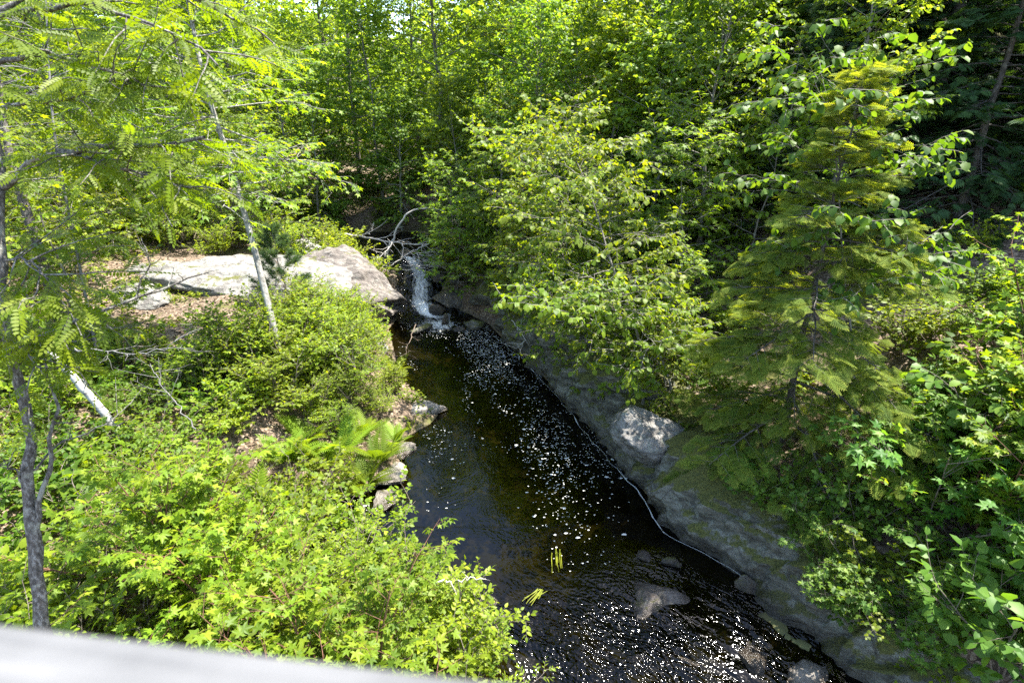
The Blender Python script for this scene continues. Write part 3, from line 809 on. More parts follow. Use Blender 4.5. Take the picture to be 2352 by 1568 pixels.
# thin foam line along the foot of the rock wall
ly = np.linspace(17.8, 7.0, 260)
lx = xr(ly) - .12 + .10 * fbm(ly * 1.1, 0 * ly, 0, 3, 71)
wd = np.clip(.001 + .013 * fbm(ly * 2.3, 0 * ly + 4, 0, 3, 72), .0008, .03)
fl = MB()
ring = np.stack([np.stack([lx - wd, ly, 0 * ly + .005], -1), np.stack([lx, ly, .010 + 0 * ly], -1), np.stack([lx + wd, ly, .007 + 0 * ly], -1)], 1)
k = np.arange(259)[:, None] * 3
fl.raw(ring, None, np.concatenate([np.concatenate([k, k + 1, k + 4, k + 3], 1), np.concatenate([k + 1, k + 2, k + 5, k + 4], 1)]))
tag(fl.build('foam_line', M['foam'], smooth=True), 'thin white line of foam along the foot of the rock wall', 'foam', kind='stuff')

# ------------------------------------------------------------------ rocks
import bmesh
def ico(sub):
    bm = bmesh.new(); bmesh.ops.create_icosphere(bm, subdivisions=sub, radius=1.)
    v = np.array([p.co[:] for p in bm.verts]); f = np.array([[q.index for q in t.verts] for t in bm.faces]); bm.free()
    return v, f
ICO = {4: ico(4), 5: ico(5), 6: ico(6)}
def rock(name, c, size, mat, label=None, cat='rock', seed=1, rz=0., cuts=10, rough=.16, sub=5, tilt=(0, 0), group=None, desc=None):
    rng = np.random.default_rng(seed)
    v, f = ICO[sub]; v = v.copy()
    for q in range(cuts):
        nn = nrm(rng.normal(size=3) * np.array([1, 1, .8])); dd = rng.uniform(.42, .8)
        over = v @ nn - dd
        v = v - np.maximum(over, 0)[:, None] * nn * .97
    nz = fbm(v[:, 0] * 1.3 + seed, v[:, 1] * 1.3, v[:, 2] * 1.3, 4, seed) * rough + .35 * rough * np.abs(fbm(v[:, 0] * 5, v[:, 1] * 5 + seed, v[:, 2] * 5, 3, seed + 3))
    v = v * (1 + nz)[:, None]
    v = v * np.array(size)
    v[:, 2] += v[:, 0] * tilt[0] + v[:, 1] * tilt[1]
    cs, sn = math.cos(rz), math.sin(rz)
    v = np.stack([v[:, 0] * cs - v[:, 1] * sn, v[:, 0] * sn + v[:, 1] * cs, v[:, 2]], -1)
    c = np.asarray(c, float)
    wz = v[:, 2] + c[2] - zwater(v[:, 1] + c[1])
    near = (np.maximum(xl(v[:, 1] + c[1]) - v[:, 0] - c[0], v[:, 0] + c[0] - xr(v[:, 1] + c[1])) < .8)
    tint = np.where(near, np.clip((wz - .015 - .05 * fbm(v[:, 0] * 4, v[:, 1] * 4, 0, 2, 5)) / .16, 0, 1), 1)
    mb = MB(); mb.raw(v, f, None, tint)
    o = mb.build(name, M[mat], smooth=True); o.location = Vector(tuple(c))
    tag(o, label, cat, group)
    if desc: QUEUE.append((o, desc, c, size[2]))
    return o

rock('rock_ledge', (-8.9, 18.9, 1.2), (4.3, 2.7, 1.0), 'rock', 'broad pale lichen-spotted granite ledge left of the waterfall', 'rock ledge', 5, .12, 11, .2, 6, (-.05, .10))
rock('rock_ledge', (-5.9, 20.3, .95), (2.3, 1.9, 1.2), 'rockbrown', 'brown sloping ledge with dark wet end beside the waterfall', 'rock ledge', 8, -.35, 11, .2, 6, (-.2, .08))
rock('rock_ledge', (-7.4, 17.9, 1.25), (1.9, 1.0, .55), 'rock', 'fractured grey shelf in front of the broad pale ledge', 'rock ledge', 106, -.5, 11, .2, 6, (-.12, .15))
rock('rock_ledge', (-5.0, 18.9, .5), (1.3, 1.1, .75), 'rockbrown', 'brown fractured block stepping down from the ledge to the pool', 'rock ledge', 107, -.7, 11, .2, 6, (-.25, .1))
rock('rock_ledge', (-12.4, 19.6, 1.7), (1.9, 1.2, .6), 'rock', 'grey outer end of the ledge half hidden by saplings', 'rock ledge', 108, .3, 11, .2, 5)
rock('boulder', (-4.9, 19.75, .2), (.95, .9, .85), 'rockwet', 'dark wet rounded boulder at the foot of the brown ledge', 'boulder', 12, .3, 6, .12, 5)
rock('boulder', (-8.0, 22.6, 1.8), (1.0, .8, .55), 'rock', 'pale rounded boulder perched on the back of the granite ledge', 'boulder', 14, .2, 6, .1, 5)
rock('rock_ledge', (-11.5, 16.6, 1.75), (1.3, .7, .35), 'rock', 'low flat grey rock at the back of the leaf-strewn clearing', 'rock', 22, -.3, 8, .15, 5)
rock('rock_ledge', (-7.3, 17.2, 1.45), (1.0, .6, .35), 'rock', 'small grey rock at the near edge of the pale ledge', 'rock', 23, .3, 8, .15, 5)

# boulders of the cascade: pixel, size, material
for (u, v, z, sz, mt, lab, sd) in [
    (1035, 690, .25, (.95, .7, .42), 'rockwet', 'flat-topped dark wet boulder with moss right of the falling water', 31),
    (1000, 712, .1, (.42, .4, .32), 'rockwet', 'small black wet rock splitting the foaming water below the fall', 32),
    (1110, 690, .3, (.9, .6, .55), 'rockwall', 'large grey slanting slab at the back of the pool', 33),
    (1170, 700, .4, (.8, .7, .7), 'rockwall', 'upright grey block at the upstream end of the rock wall', 34),
    (1085, 746, .05, (.5, .34, .26), 'rockwall', 'grey rounded boulder standing alone in the pool below the fall', 35),
    (1052, 757, .0, (.3, .2, .14), 'rockwet', 'low dark stone touching the lone grey boulder in the pool', 36),
    (966, 757, .02, (.5, .26, .16), 'rockwall', 'low mossy yellowish rock in the pool below the white water', 37),
    (1022, 738, .1, (.16, .16, .3), 'rockwet', 'small pointed dark rock standing in the white water', 38),
    (1010, 640, .75, (.5, .45, .35), 'rockwet', 'dark rock at the right lip of the waterfall', 39),
    (1045, 645, .7, (.34, .3, .25), 'rockwall', 'small grey cobble on the heap right of the waterfall', 40),
    (1065, 655, .6, (.3, .26, .2), 'rockwet', 'brown cobble lowest on the heap right of the waterfall', 41),
    (985, 665, .4, (.4, .35, .3), 'rockwet', 'wet black stone against the right side of the falling water', 42),
    (930, 585, 1.35, (.5, .35, .2), 'rockwet', 'dark stone in the upper stream above the waterfall', 43),
    (1005, 600, 1.2, (.7, .45, .3), 'rockwet', 'dark stone under the driftwood heap above the fall', 44)]:
    pp = G(u, v) if u > 1000 and v < 735 else W(u, v, z)
    if u > 1000 and v < 735: pp[2] += sz[2] * .25
    rock('boulder', pp, sz, mt, lab, 'boulder', sd, sd * .7, 9, .16, 4)

# left shore stones and the rapids
for (u, v, sz, mt, lab, sd, dz) in [
    (955, 955, (.95, .65, .24), 'rockpale', 'pale pitted rock point jutting from the left bank into the pool', 51, .06),
    (918, 1038, (.42, .55, .16), 'rockpale', 'narrow pale shore stone just below the rock point', 52, .03),
    (902, 1092, (.45, .42, .14), 'rockpale', 'pale shore stone beside the fern clump', 53, .03),
    (890, 1150, (.36, .34, .12), 'rockpale', 'lowest pale shore stone half under the overhanging shrub', 54, .0),
    (870, 812, (.6, .45, .4), 'rock', 'grey rock poking out of the shrubs at the upper left shore', 55, .2),
    (1042, 1372, (.40, .30, .24), 'rockwall', 'speckled grey boulder in the water behind the bright maple sprout', 61, .0),
    (1128, 1378, (.12, .10, .09), 'rock', 'small pale round stone at the left of the rapids', 62, .0),
    (1028, 1316, (.19, .11, .06), 'rock', 'small wet pale stone below the overhanging shrub', 63, .0),
    (1505, 1385, (.5, .62, .2), 'rockbrown', 'big brown wedge-shaped rock in the middle of the rapids', 64, -.04),
    (1545, 1292, (.26, .14, .13), 'rockwet', 'dark wet rock at the head of the rapids', 65, .0),
    (1478, 1278, (.17, .14, .07), 'rockbrown', 'small brown rock breaking the water at the pool outlet', 66, .0),
    (1458, 1525, (.2, .18, .1), 'rockbrown', 'small sunlit brown stone amid the sparkling water', 67, .02),
    (1858, 1535, (.42, .3, .1), 'rockpale', 'pale flat rock with whitish top at the bottom right of the rapids', 68, .0),
    (1670, 1268, (.42, .3, .2), 'rockwet', 'wet dark rock at the foot of the right bank beside the chute', 69, .05),
    (1715, 1340, (.34, .26, .2), 'rockwet', 'wet brown rock right of the white chute', 70, .0),
    (1365, 1500, (.5, .6, .16), 'rockwet', 'submerged dark hump under the sparkling water', 71, -.16),
    (1250, 1390, (.6, .45, .16), 'rockwet', 'smooth dark rock under gliding water at the pool outlet', 72, -.13),
    (1560, 1520, (.4, .3, .14), 'rockwet', 'low black stone in the lower rapids', 73, -.04),
    (1720, 1500, (.35, .25, .13), 'rockwet', 'dark stone in the shaded lower rapids', 74, -.03)]:
    p = W(u, v); p[2] += dz + (-.03 if v > 1250 else 0)
    rock('boulder' if sz[0] > .3 else 'stone', p, sz, mt, lab, 'rock', sd, sd * 1.3, 8, .17, 5 if sz[0] > .4 else 4)

# the rock wall along the right shore
def wall():
    s = np.linspace(18.2, 3.4, 460)
    prof = np.array([(-.25, -.9), (-.12, -.3), (-.02, .0), (.05, .28), (.12, .55), (.22, .82), (.42, 1.02), (.8, 1.14), (1.25, 1.22), (1.8, 1.25), (2.4, 1.1), (2.8, .4)])
    qn = 64; qq = np.linspace(0, len(prof) - 1, qn)
    px = np.interp(qq, range(len(prof)), prof[:, 0]); pz = np.interp(qq, range(len(prof)), prof[:, 1])
    S, Q = np.meshgrid(s, np.arange(qn), indexing='ij')
    hf = np.interp(S, [3.4, 6, 8, 9, 11, 14, 17, 18.2], [.8, .8, .85, 1.1, 1.2, 1.2, 1.2, .6]) * (1 + .16 * fbm(S * .7, 0 * S, 0, 2, 81))
    slope = np.interp(S, [3.4, 7, 9.5, 12], [1.5, 1.3, .9, .75])
    X = xr(S) + px[Q] * slope; Z = pz[Q] * hf
    # blocky displacement: stepped noise makes joints and ledges
    cell = np.floor(S * .9 + .8 * fbm(S * .6, Z * 1.2, 0, 2, 82)) ; cz = np.floor(Z * 2.1 + .5 * fbm(S * .8, Z, 0, 2, 83))
    step = _hash(cell.astype(np.int64), cz.astype(np.int64), cz.astype(np.int64) * 0, 5) - .5
    amp = sstep(Z, -.1, .4)
    X = X + step * .34 * amp + .15 * fbm(S * 1.5, Z * 2, 0, 4, 84) + .09 * fbm(S * 4.5, Z * 3, 0, 4, 85) - .12 * amp * np.exp(-(fbm(S * 1.1, Z * .5, 0, 3, 88) / .10) ** 2)
    Z = Z + amp * (.07 * fbm(S * 1.9, X * 1.9, 0, 3, 86) + .10 * step * sstep(px[Q], .3, .9))
    Z = Z + np.where(S < 7.3, zwater(S) * .9, 0)
    mb = MB(); a = (np.arange(len(s) - 1)[:, None] * qn + np.arange(qn - 1)[None]).ravel()
    tint = np.clip((Z - zwater(S) - .03 - .06 * fbm(S * 3, Z, 0, 2, 7)) / .3, 0, 1)
    mb.raw(np.stack([X, S, Z], -1), None, np.stack([a, a + 1, a + qn + 1, a + qn], -1), tint.ravel())
    return tag(mb.build('rock_wall', M['rockwall'], smooth=True), 'long mossy dark rock wall dropping into the pool along the right shore', 'rock wall')
wall()
rock('boulder', P(1478, 985, 11.2) + np.array([.25, .25, -.25]), (.82, .72, .62), 'rock', 'sunlit grey boulder on top of the right rock wall', 'boulder', 91, .5, 9, .15, 6, (-.25, -.1))
rock('boulder', P(1440, 870, 12.2) + np.array([.2, .2, -.2]), (.8, .6, .42), 'rockwall', 'mossy grey block under the thin stems above the rock wall', 'boulder', 92, .2, 8, .15, 5)
rock('boulder', P(1330, 760, 15) + np.array([.2, .3, -.2]), (1.2, .8, .5), 'rockwall', 'mossy ledge block behind the yellow-green sapling on the right shore', 'boulder', 93, .5, 8, .15, 5)
rock('boulder', G(2120, 1330) + np.array([0, .1, -.12]), (.9, .6, .3), 'rockwall', 'dark grey block embedded in the lower right bank', 'boulder', 94, .9, 8, .15, 5)

# ------------------------------------------------------------------ bridge rail
a, c = P(-400, 1376, .42), P(1900, 1648, .36)
a = np.array([-.326, .269, 6.7]); c = np.array([.016, .226, 6.7]); dv = nrm(c - a); pv = np.array([dv[1], -dv[0], 0]); pv = pv if pv[1] < 0 else -pv
a2 = a - dv * 1.0; L = 2.7; w, th = .15, .04
bm = bmesh.new(); bmesh.ops.create_cube(bm, size=1.)
for v in bm.verts: v.co = Vector((v.co.x * L, v.co.y * w, v.co.z * th))
bmesh.ops.bevel(bm, geom=bm.edges[:], offset=.006, segments=3, affect='EDGES', profile=.5)
me = bpy.data.meshes.new('rail_board'); bm.to_mesh(me); bm.free(); me.materials.append(M['wood'])
ro = empty('bridge_rail', a2 + dv * L / 2 + pv * w / 2 + np.array([0, 0, -th / 2])); ro.rotation_euler[2] = math.atan2(dv[1], dv[0])
tag(ro, 'weathered grey wooden handrail of the footbridge across the bottom left', 'handrail')
link(bpy.data.objects.new('rail_board', me), ro)

# ------------------------------------------------------------------ trees with a face of their own
def base_empty(name, pts_world, label, cat='tree', group=None):
    b = np.asarray(pts_world[0], float)
    e = empty(name, b); tag(e, label, cat, group)
    return e, np.asarray(pts_world, float) - b

def as_children(e, proto):
    for part, me in proto.items(): link(bpy.data.objects.new(part, me), e)

# 1 the leaning maple in the middle left
b0 = G(637, 800)
path = [b0 + [0, 0, -.15]] + [P(u, v, d) for u, v, d in [(632, 765, 12.6), (610, 680, 12.6), (592, 600, 12.6), (575, 540, 12.6), (548, 440, 12.6), (520, 345, 12.6), (490, 260, 12.6), (465, 180, 12.6), (447, 80, 12.6), (430, 0, 12.6), (410, -120, 12.6), (400, -250, 12.6)]]
path[0] = np.array([path[1][0] + .05, path[1][1], H(path[1][0], path[1][1]) - .1])
e, rel = base_empty('leaning_maple', path, 'slender maple with a pale leaning trunk rising through the middle left')
as_children(e, make_tree(101, resamp(rel, 24), .085, MAP, .16, 52, 2.3, .40, (-5, 40), .05, 7, 4, .42, 5, 'maple', 'barkpale', 'broad', .35, .4, True, rtop=.3))

# 2 forked tree at the left edge with pinnate leaves
tp = [(97, 1440, 4.7), (87, 1300, 4.7), (70, 1180, 4.68), (60, 1080, 4.62), (74, 1000, 4.58), (45, 900, 4.5), (22, 800, 4.5), (8, 700, 4.48), (0, 600, 4.45), (-2, 510, 4.42), (8, 430, 4.4), (-10, 300, 4.4), (-25, 120, 4.32), (-45, -60, 4.25), (-60, -250, 4.2)]
pts = [P(*q) for q in tp]; g0 = pts[0].copy(); g0[2] = H(g0[0], g0[1]) - .1; pts = [g0] + pts
e, rel = base_empty('locust_tree', pts, 'rough-barked forked tree with feathery pinnate leaves at the left edge')
B0 = pts[0]
tb = MB(); trunk = resamp(rel, 40); rng = np.random.default_rng(5)
trunk = trunk + .012 * rng.normal(size=trunk.shape)
tb.tubes(trunk, np.interp(np.linspace(0, 1, 40), [0, .3, .55, 1], [.060, .050, .038, .018])[None] * (1 + .1 * rng.normal(size=40)), 10)
limbs = [([(80, 1225, 4.68), (100, 1120, 4.66), (113, 1010, 4.62), (133, 950, 4.6), (112, 890, 4.58), (104, 830, 4.6)], .024),
         ([(8, 430, 4.4), (50, 375, 4.35), (130, 345, 4.3), (200, 335, 4.25), (270, 347, 4.2), (400, 330, 4.1), (470, 315, 4.0)], .032),
         ([(130, 345, 4.3), (220, 372, 4.3), (330, 400, 4.25), (440, 432, 4.2)], .016),
         ([(-8, 250, 4.4), (60, 238, 4.3), (140, 228, 4.2), (220, 212, 4.1), (300, 190, 4.0)], .018),
         ([(-20, 150, 4.35), (75, 112, 4.25), (140, 128, 4.2), (240, 155, 4.1), (340, 205, 4.0)], .020),
         ([(-30, 40, 4.3), (120, 5, 4.2), (260, 20, 4.1), (400, 70, 4.0), (500, 150, 3.95)], .020),
         ([(22, 800, 4.5), (90, 780, 4.6), (200, 722, 4.75), (310, 690, 4.9), (380, 658, 5.0), (480, 625, 5.1)], .020),
         ([(310, 690, 4.9), (318, 650, 4.9), (345, 610, 4.9), (330, 560, 4.9)], .009),
         ([(60, 1090, 4.62), (130, 1015, 4.75), (220, 990, 4.9), (300, 925, 5.1)], .010),
         ([(62, 1120, 4.62), (20, 1070, 4.5), (-30, 1050, 4.4)], .010),
         ([(0, 600, 4.45), (60, 590, 4.3), (110, 640, 4.2), (160, 700, 4.15)], .010),
         ([(15, 780, 4.5), (50, 790, 4.3), (80, 830, 4.2), (100, 860, 4.15)], .012),
         ([(-30, 40, 4.3), (150, -60, 4.4), (330, -50, 4.6), (520, 20, 4.8), (640, 110, 5.0)], .022)]
lp = np.stack([resamp(np.array([P(*q) for q in l]) - B0, 12) for l, r in limbs])
lp[:, 1:-1] += .012 * rng.normal(size=lp[:, 1:-1].shape)
lr = np.array([r for l, r in limbs])
tb.tubes(lp, lr[:, None] * np.linspace(1, .35, 12)[None], 7)
leafy = [1, 2, 3, 4, 5, 10, 11, 12]
p2, t2_, tt2, k2, par2 = pick(rng, lp[leafy], 14, .12, 1.)
d2 = sidedir(rng, t2_, k2, R(45), .05, .35)
b2 = batch(rng, p2, d2, rng.uniform(.25, .75, len(p2)), 6, -.12, .14)
tb.tubes(b2, np.linspace(.007, .003, 6)[None], 4)
cb = MB(); put_leaves(rng, cb, b2, 9, PIN, .20, .1, 55, .3, .55, .55, .25)
# bare dead twigs on the low branches
p3, t3_, tt3, k3, par3 = pick(rng, lp[[0, 6, 7, 8, 9]], 7, .3, 1.)
b3 = batch(rng, p3, sidedir(rng, t3_, k3, R(50), .2, .4), rng.uniform(.1, .35, len(p3)), 6, .1, .2)
tb.tubes(b3, np.linspace(.005, .002, 6)[None], 4)
link(bpy.data.objects.new('trunk', tb.mesh('trunk', M['barkrough'], True)), e)
link(bpy.data.objects.new('crown', cb.mesh('crown', M['locust'])), e)

# 3 young hemlock on the right bank
hx, hy = 4.75, 8.7
spawn(make_conifer(201, 6.35, .07, 72, 2.6, SPR, .24, 14, 7, .10, (-16, 42), 'hemlock', .24, (.25, .1), .42, 1.05, .4), 'young_hemlock', (hx, hy, H(hx, hy) - .1), .4, 1., 'young hemlock with lime-tipped drooping sprays on the right bank', cat='tree')

# 4 birch sapling with big leaves in front of the hemlock top
q = [np.array([5.75, 8.0, H(5.75, 8.0) - .1])] + [P(u, v, d) for u, v, d in [(1960, 800, 8.9), (1935, 600, 8.7), (1925, 400, 8.6), (1905, 230, 8.55), (1885, 165, 8.5)]]
e, rel = base_empty('birch_sapling', q, 'thin birch sapling with large hanging leaves tangled in the hemlock top')
as_children(e, make_tree(203, resamp(rel, 20), .028, OVR, .15, 20, 1.6, .5, (0, 40), -.28, 5, 3, .3, 5, 'birch', 'bark', 'broad', .75, .35, True))

# 5 the two thin stems over the rock wall and the arched one
def sapling(name, path, label, seed, r, **kw):
    e, rel = base_empty(name, path, label)
    as_children(e, make_tree(seed, resamp(rel, 22), r, **kw))
    return e
def foot(u, v, d):
    p = P(u, v, d); p[2] = H(p[0], p[1]) - .1; return p
sapling('young_tree', [foot(1548, 895, 12.0)] + [P(u, v, d) for u, v, d in [(1545, 885, 12.0), (1510, 800, 11.9), (1485, 745, 11.8), (1400, 705, 11.5), (1310, 700, 11.2), (1250, 720, 11.0)]],
        'young tree arching its pale stem left over the rock wall', 205, .035, leaf=OVR, lsize=.135, n1=36, L1=1.5, t0=.3, el=(-10, 30), curl=-.15, n2=5, n3=3, twig=.3, m=5, lmat='forestyellow', bmat='barkpale', shape='broad', droop=.6, drawtwig=True)
sapling('young_tree', [foot(1480, 912, 12.0)] + [P(u, v, d) for u, v, d in [(1480, 900, 12.0), (1472, 780, 12.0), (1440, 690, 12.1), (1400, 600, 12.2), (1370, 480, 12.3), (1330, 380, 12.4), (1290, 300, 12.5)]],
        'yellow-green young tree with thin upright stem above the rock wall', 206, .045, leaf=OVR, lsize=.13, n1=42, L1=1.75, t0=.28, el=(0, 40), curl=-.05, n2=6, n3=3, twig=.35, m=6, lmat='forestyellow', bmat='bark', shape='broad', droop=.6, drawtwig=True, bias=(-.5, -.2, 0))
sapling('young_tree', [foot(1330, 720, 16.0)] + [P(u, v, d) for u, v, d in [(1325, 600, 16.0), (1300, 480, 16.0), (1250, 400, 16.2), (1200, 320, 16.4)]],
        'bright young tree leaning toward the pool from the upper right shore', 207, .05, leaf=OVR, lsize=.135, n1=44, L1=2.0, t0=.15, el=(-5, 40), curl=-.05, n2=6, n3=3, twig=.4, m=6, lmat='forestyellow', bmat='bark', shape='broad', droop=.55, drawtwig=True, bias=(-.3, -.3, 0))
sapling('birch_tree', [foot(1632, 560, 17.5)] + [P(u, v, d) for u, v, d in [(1625, 500, 17.5), (1600, 380, 17.6), (1570, 260, 17.7), (1545, 120, 17.8), (1520, -40, 18)]],
        'slim grey-stemmed birch, left of a pair on the right slope', 208, .07, leaf=OVR, lsize=.14, n1=34, L1=2.0, t0=.3, el=(0, 45), n2=6, n3=3, twig=.4, m=5, lmat='birch', bmat='barkpale', droop=.5, drawtwig=True)
sapling('birch_tree', [foot(1680, 560, 17.0)] + [P(u, v, d) for u, v, d in [(1672, 470, 17), (1660, 330, 17.1), (1655, 200, 17.2), (1640, 50, 17.3), (1630, -80, 17.5)]],
        'slim grey-stemmed birch, right of a pair on the right slope', 209, .07, leaf=OVR, lsize=.14, n1=30, L1=1.9, t0=.35, el=(0, 45), n2=6, n3=3, twig=.4, m=5, lmat='birch', bmat='barkpale', droop=.5, drawtwig=True)
# 6 dark trunk at far left
sapling('forest_tree', [foot(85, 560, 13.5)] + [P(u, v, d) for u, v, d in [(72, 520, 13.5), (45, 440, 13.5), (20, 350, 13.5), (0, 230, 13.5), (-20, 80, 13.5), (-30, -150, 13.5)]],
        'tree with thick dark lichen-grey trunk behind the pinnate leaves at far left', 210, .15, leaf=MAP, lsize=.16, n1=30, L1=2.6, t0=.45, el=(0, 45), n2=6, n3=3, twig=.4, m=5, lmat='forest', bmat='barkdark', droop=.35, drawtwig=True)

# ------------------------------------------------------------------ fallen and dead wood
def branch(name, px, r, mat, label, cat='branch', seed=1, forks=0, flen=.5, sides=7, world=False, r1=.35, wob=.02):
    rng = np.random.default_rng(seed)
    pts = np.array(px, float) if world else np.array([P(*q) for q in px])
    b0 = pts[0].copy(); pl = resamp(pts - b0, 18); pl[1:-1] += wob * rng.normal(size=pl[1:-1].shape)
    mb = MB(); mb.tubes(pl, (r * np.linspace(1, r1, 18))[None], sides)
    if forks:
        p, t, tt, k, par = pick(rng, pl[None], forks, .25, 1.)
        bb = batch(rng, p, sidedir(rng, t, k, R(42), .1, .35), flen * rng.uniform(.4, 1.2, forks), 7, .05, .16)
        mb.tubes(bb, (r * .42 * np.linspace(1, .3, 7))[None], 5)
        p, t, tt, k, par = pick(rng, bb, 3, .3, 1.)
        b4 = batch(rng, p, sidedir(rng, t, k, R(42), 0, .35), flen * .4 * rng.uniform(.4, 1.2, len(p)), 5, 0, .16)
        mb.tubes(b4, (r * .22 * np.linspace(1, .4, 5))[None], 4)
    o = mb.build(name, M[mat], smooth=True); o.location = Vector(tuple(b0))
    return tag(o, label, cat)
g1 = G(290, 1030)
d1 = proj(g1)[2]
branch('birch_log', [(300, 1035, d1), (240, 948, d1 - .15), (170, 868, d1 - .35), (95, 788, d1 - .5)], .075, 'birchbark', 'white-barked birch log leaning out of the undergrowth at the left', 'log', 2, 3, .3, 10, r1=.8, wob=.006)
branch('arched_branch', [(884, 590, 23.6), (900, 555, 23.4), (908, 530, 23.3), (922, 503, 23.2), (948, 482, 23.2), (985, 476, 23.2), (1022, 486, 23.2)], .05, 'dead', 'bleached arching dead branch above the waterfall', 'branch', 3, 0, sides=8, r1=.5)
branch('fallen_log', [(735, 540, 24.2), (800, 538, 24.1), (870, 550, 24.0), (940, 562, 23.8), (985, 560, 23.6)], .055, 'dead', 'grey fallen log lying across the upper stream', 'log', 4, 8, 1.2)
branch('dead_branch', [(985, 560, 23.2), (940, 580, 23.0), (905, 605, 22.7), (870, 630, 22.4)], .03, 'dead', 'thin bleached branch slanting down over the waterfall', 'branch', 5, 7, .8)
branch('dead_branch', [(905, 552, 23.1), (885, 580, 23.0), (860, 600, 22.8)], .03, 'dead', 'forked dead branch dipping into the stream above the fall', 'branch', 6, 6, .7)
branch('dead_branch', [(1150, 548, 18.6), (1185, 560, 18.6), (1225, 575, 18.6)], .03, 'dead', 'bare pale branch poking left out of the bushes above the pool', 'branch', 7, 7, .9)
branch('dead_branch', [(170, 800, 10), (250, 808, 9.8), (330, 815, 9.7), (395, 790, 9.6), (440, 765, 9.6)], .015, 'deadgrey', 'long grey dead branch lying across the clearing', 'branch', 8, 9, .7)
branch('dead_branch', [(450, 985, 8.4), (410, 935, 8.4), (370, 880, 8.5), (345, 835, 8.6)], .010, 'deadgrey', 'thin grey dead twig standing in the left undergrowth', 'branch', 9, 8, .6)
branch('dead_branch', [(1000, 1334, 7.3), (1060, 1330, 7.3), (1115, 1326, 7.3)], .013, 'dead', 'pale bare stick reaching over the water below the shrub', 'branch', 10, 3, .2)
branch('dead_branch', [(955, 745, 18.4), (935, 800, 17.8), (925, 840, 17.2)], .016, 'deadbrown', 'brown forked twig at the left shore below the fall', 'branch', 11, 7, .5)
branch('dead_branch', [(1175, 735, 15.5), (1210, 780, 15.0), (1180, 800, 14.8)], .012, 'dead', 'fine bare twigs hanging over the foam at the rock wall', 'branch', 12, 8, .5)
branch('dead_branch', [(600, 570, 18), (640, 610, 17.5), (655, 660, 17)], .02, 'deadbrown', 'dark bare stem beside the pale ledge', 'branch', 13, 6, .5)
# driftwood heap
rng = np.random.default_rng(77); db = MB()
c0 = P(1005, 598, 22.6)
n = 70; pp = c0 + rng.normal(size=(n, 3)) * np.array([.55, .5, .16]); az = rng.uniform(0, 6.28, n)
dd = np.stack([np.cos(az), np.sin(az), rng.normal(size=n) * .25], -1)
db.tubes(batch(rng, pp - dd * .4, dd, rng.uniform(.5, 1.3, n), 6, 0, .1), np.linspace(.016, .007, 6)[None] * rng.uniform(.5, 1.6, n)[:, None], 5)
tag(db.build('driftwood_heap', M['dead'], smooth=True), 'tangled heap of driftwood sticks lodged above the waterfall', 'driftwood', kind='stuff')

# dead twiggy pine behind the pinnate leaves
rng = np.random.default_rng(78); db = MB()
tp = np.array([foot(130, 520, 11.5), P(120, 300, 11.5), P(110, 100, 11.5), P(100, -100, 11.5)]); e = empty('dead_tree', tp[0])
tr = resamp(tp - tp[0], 16); db.tubes(tr, (.035 * np.linspace(1, .4, 16))[None], 7)
p, t, tt, k, par = pick(rng, tr[None], 22, .45, 1.); az = k * 2.4
bb = batch(rng, p, np.stack([np.cos(az), np.sin(az), .1 + 0 * az], -1), rng.uniform(.8, 2.0, 22), 7, -.1, .1); db.tubes(bb, np.linspace(.014, .005, 7)[None], 5)
p, t, tt, k, par = pick(rng, bb, 14, .1, 1.); bc = batch(rng, p, sidedir(rng, t, k, R(50), 0, .3), rng.uniform(.2, .6, len(p)), 5, -.1, .15); db.tubes(bc, np.linspace(.006, .003, 5)[None], 3)
link(bpy.data.objects.new('bare_limbs', db.mesh('bare_limbs', M['deadgrey'], True)), e)
tag(e, 'bare grey dead tree with dense fine twigs at upper left', 'tree')

# ------------------------------------------------------------------ prototypes for the woods
TP = {}
def tr(key, f): TP[key] = f
for s in range(3):
    TP['big%d' % s] = make_tree(300 + s, wavy(np.random.default_rng(s), 12 + s, (.6 - .5 * s, .3), .05, 20), .16, DIA, .19, 58, 3.0, .12, (-5, 55), .12, 8, 4, .55, 7, 'forest', 'bark', 'round', .45, .5)
for s in range(3):
    TP['mid%d' % s] = make_tree(310 + s, wavy(np.random.default_rng(10 + s), 7.5 + s, (.5 - .4 * s, -.2), .05, 18), .085, OVR, .16, 46, 2.1, .12, (-5, 50), .05, 7, 4, .42, 6, 'forest' if s != 1 else 'forestyellow', 'bark' if s else 'barkpale', 'round', .5, .45)
for s in range(3):
    TP['sap%d' % s] = make_tree(320 + s, wavy(np.random.default_rng(20 + s), 3.6 + .6 * s, (.3, -.1), .04, 14), .035, MAP if s != 2 else OVR, .15, 26, 1.25, .12, (0, 45), 0, 5, 3, .35, 5, 'maple' if s != 2 else 'forestyellow', 'bark', 'broad', .4, .4, True)
for s in range(2):
    TP['hem%d' % s] = make_conifer(330 + s, 14 + 2 * s, .2, 120, 3.6, SPL, .42, 13, 4, .06, (-16, 30), 'conifer', .3)
TP['hems'] = make_conifer(334, 8.5, .12, 90, 2.7, SPL, .38, 13, 4, .05, (-14, 34), 'conifer', .28)
TP['pine'] = make_pine(340, 11, .13, 70, 2.4, .3, 8)
TP['pinelet'] = make_pine(341, 2.3, .03, 22, .75, .2, 6)
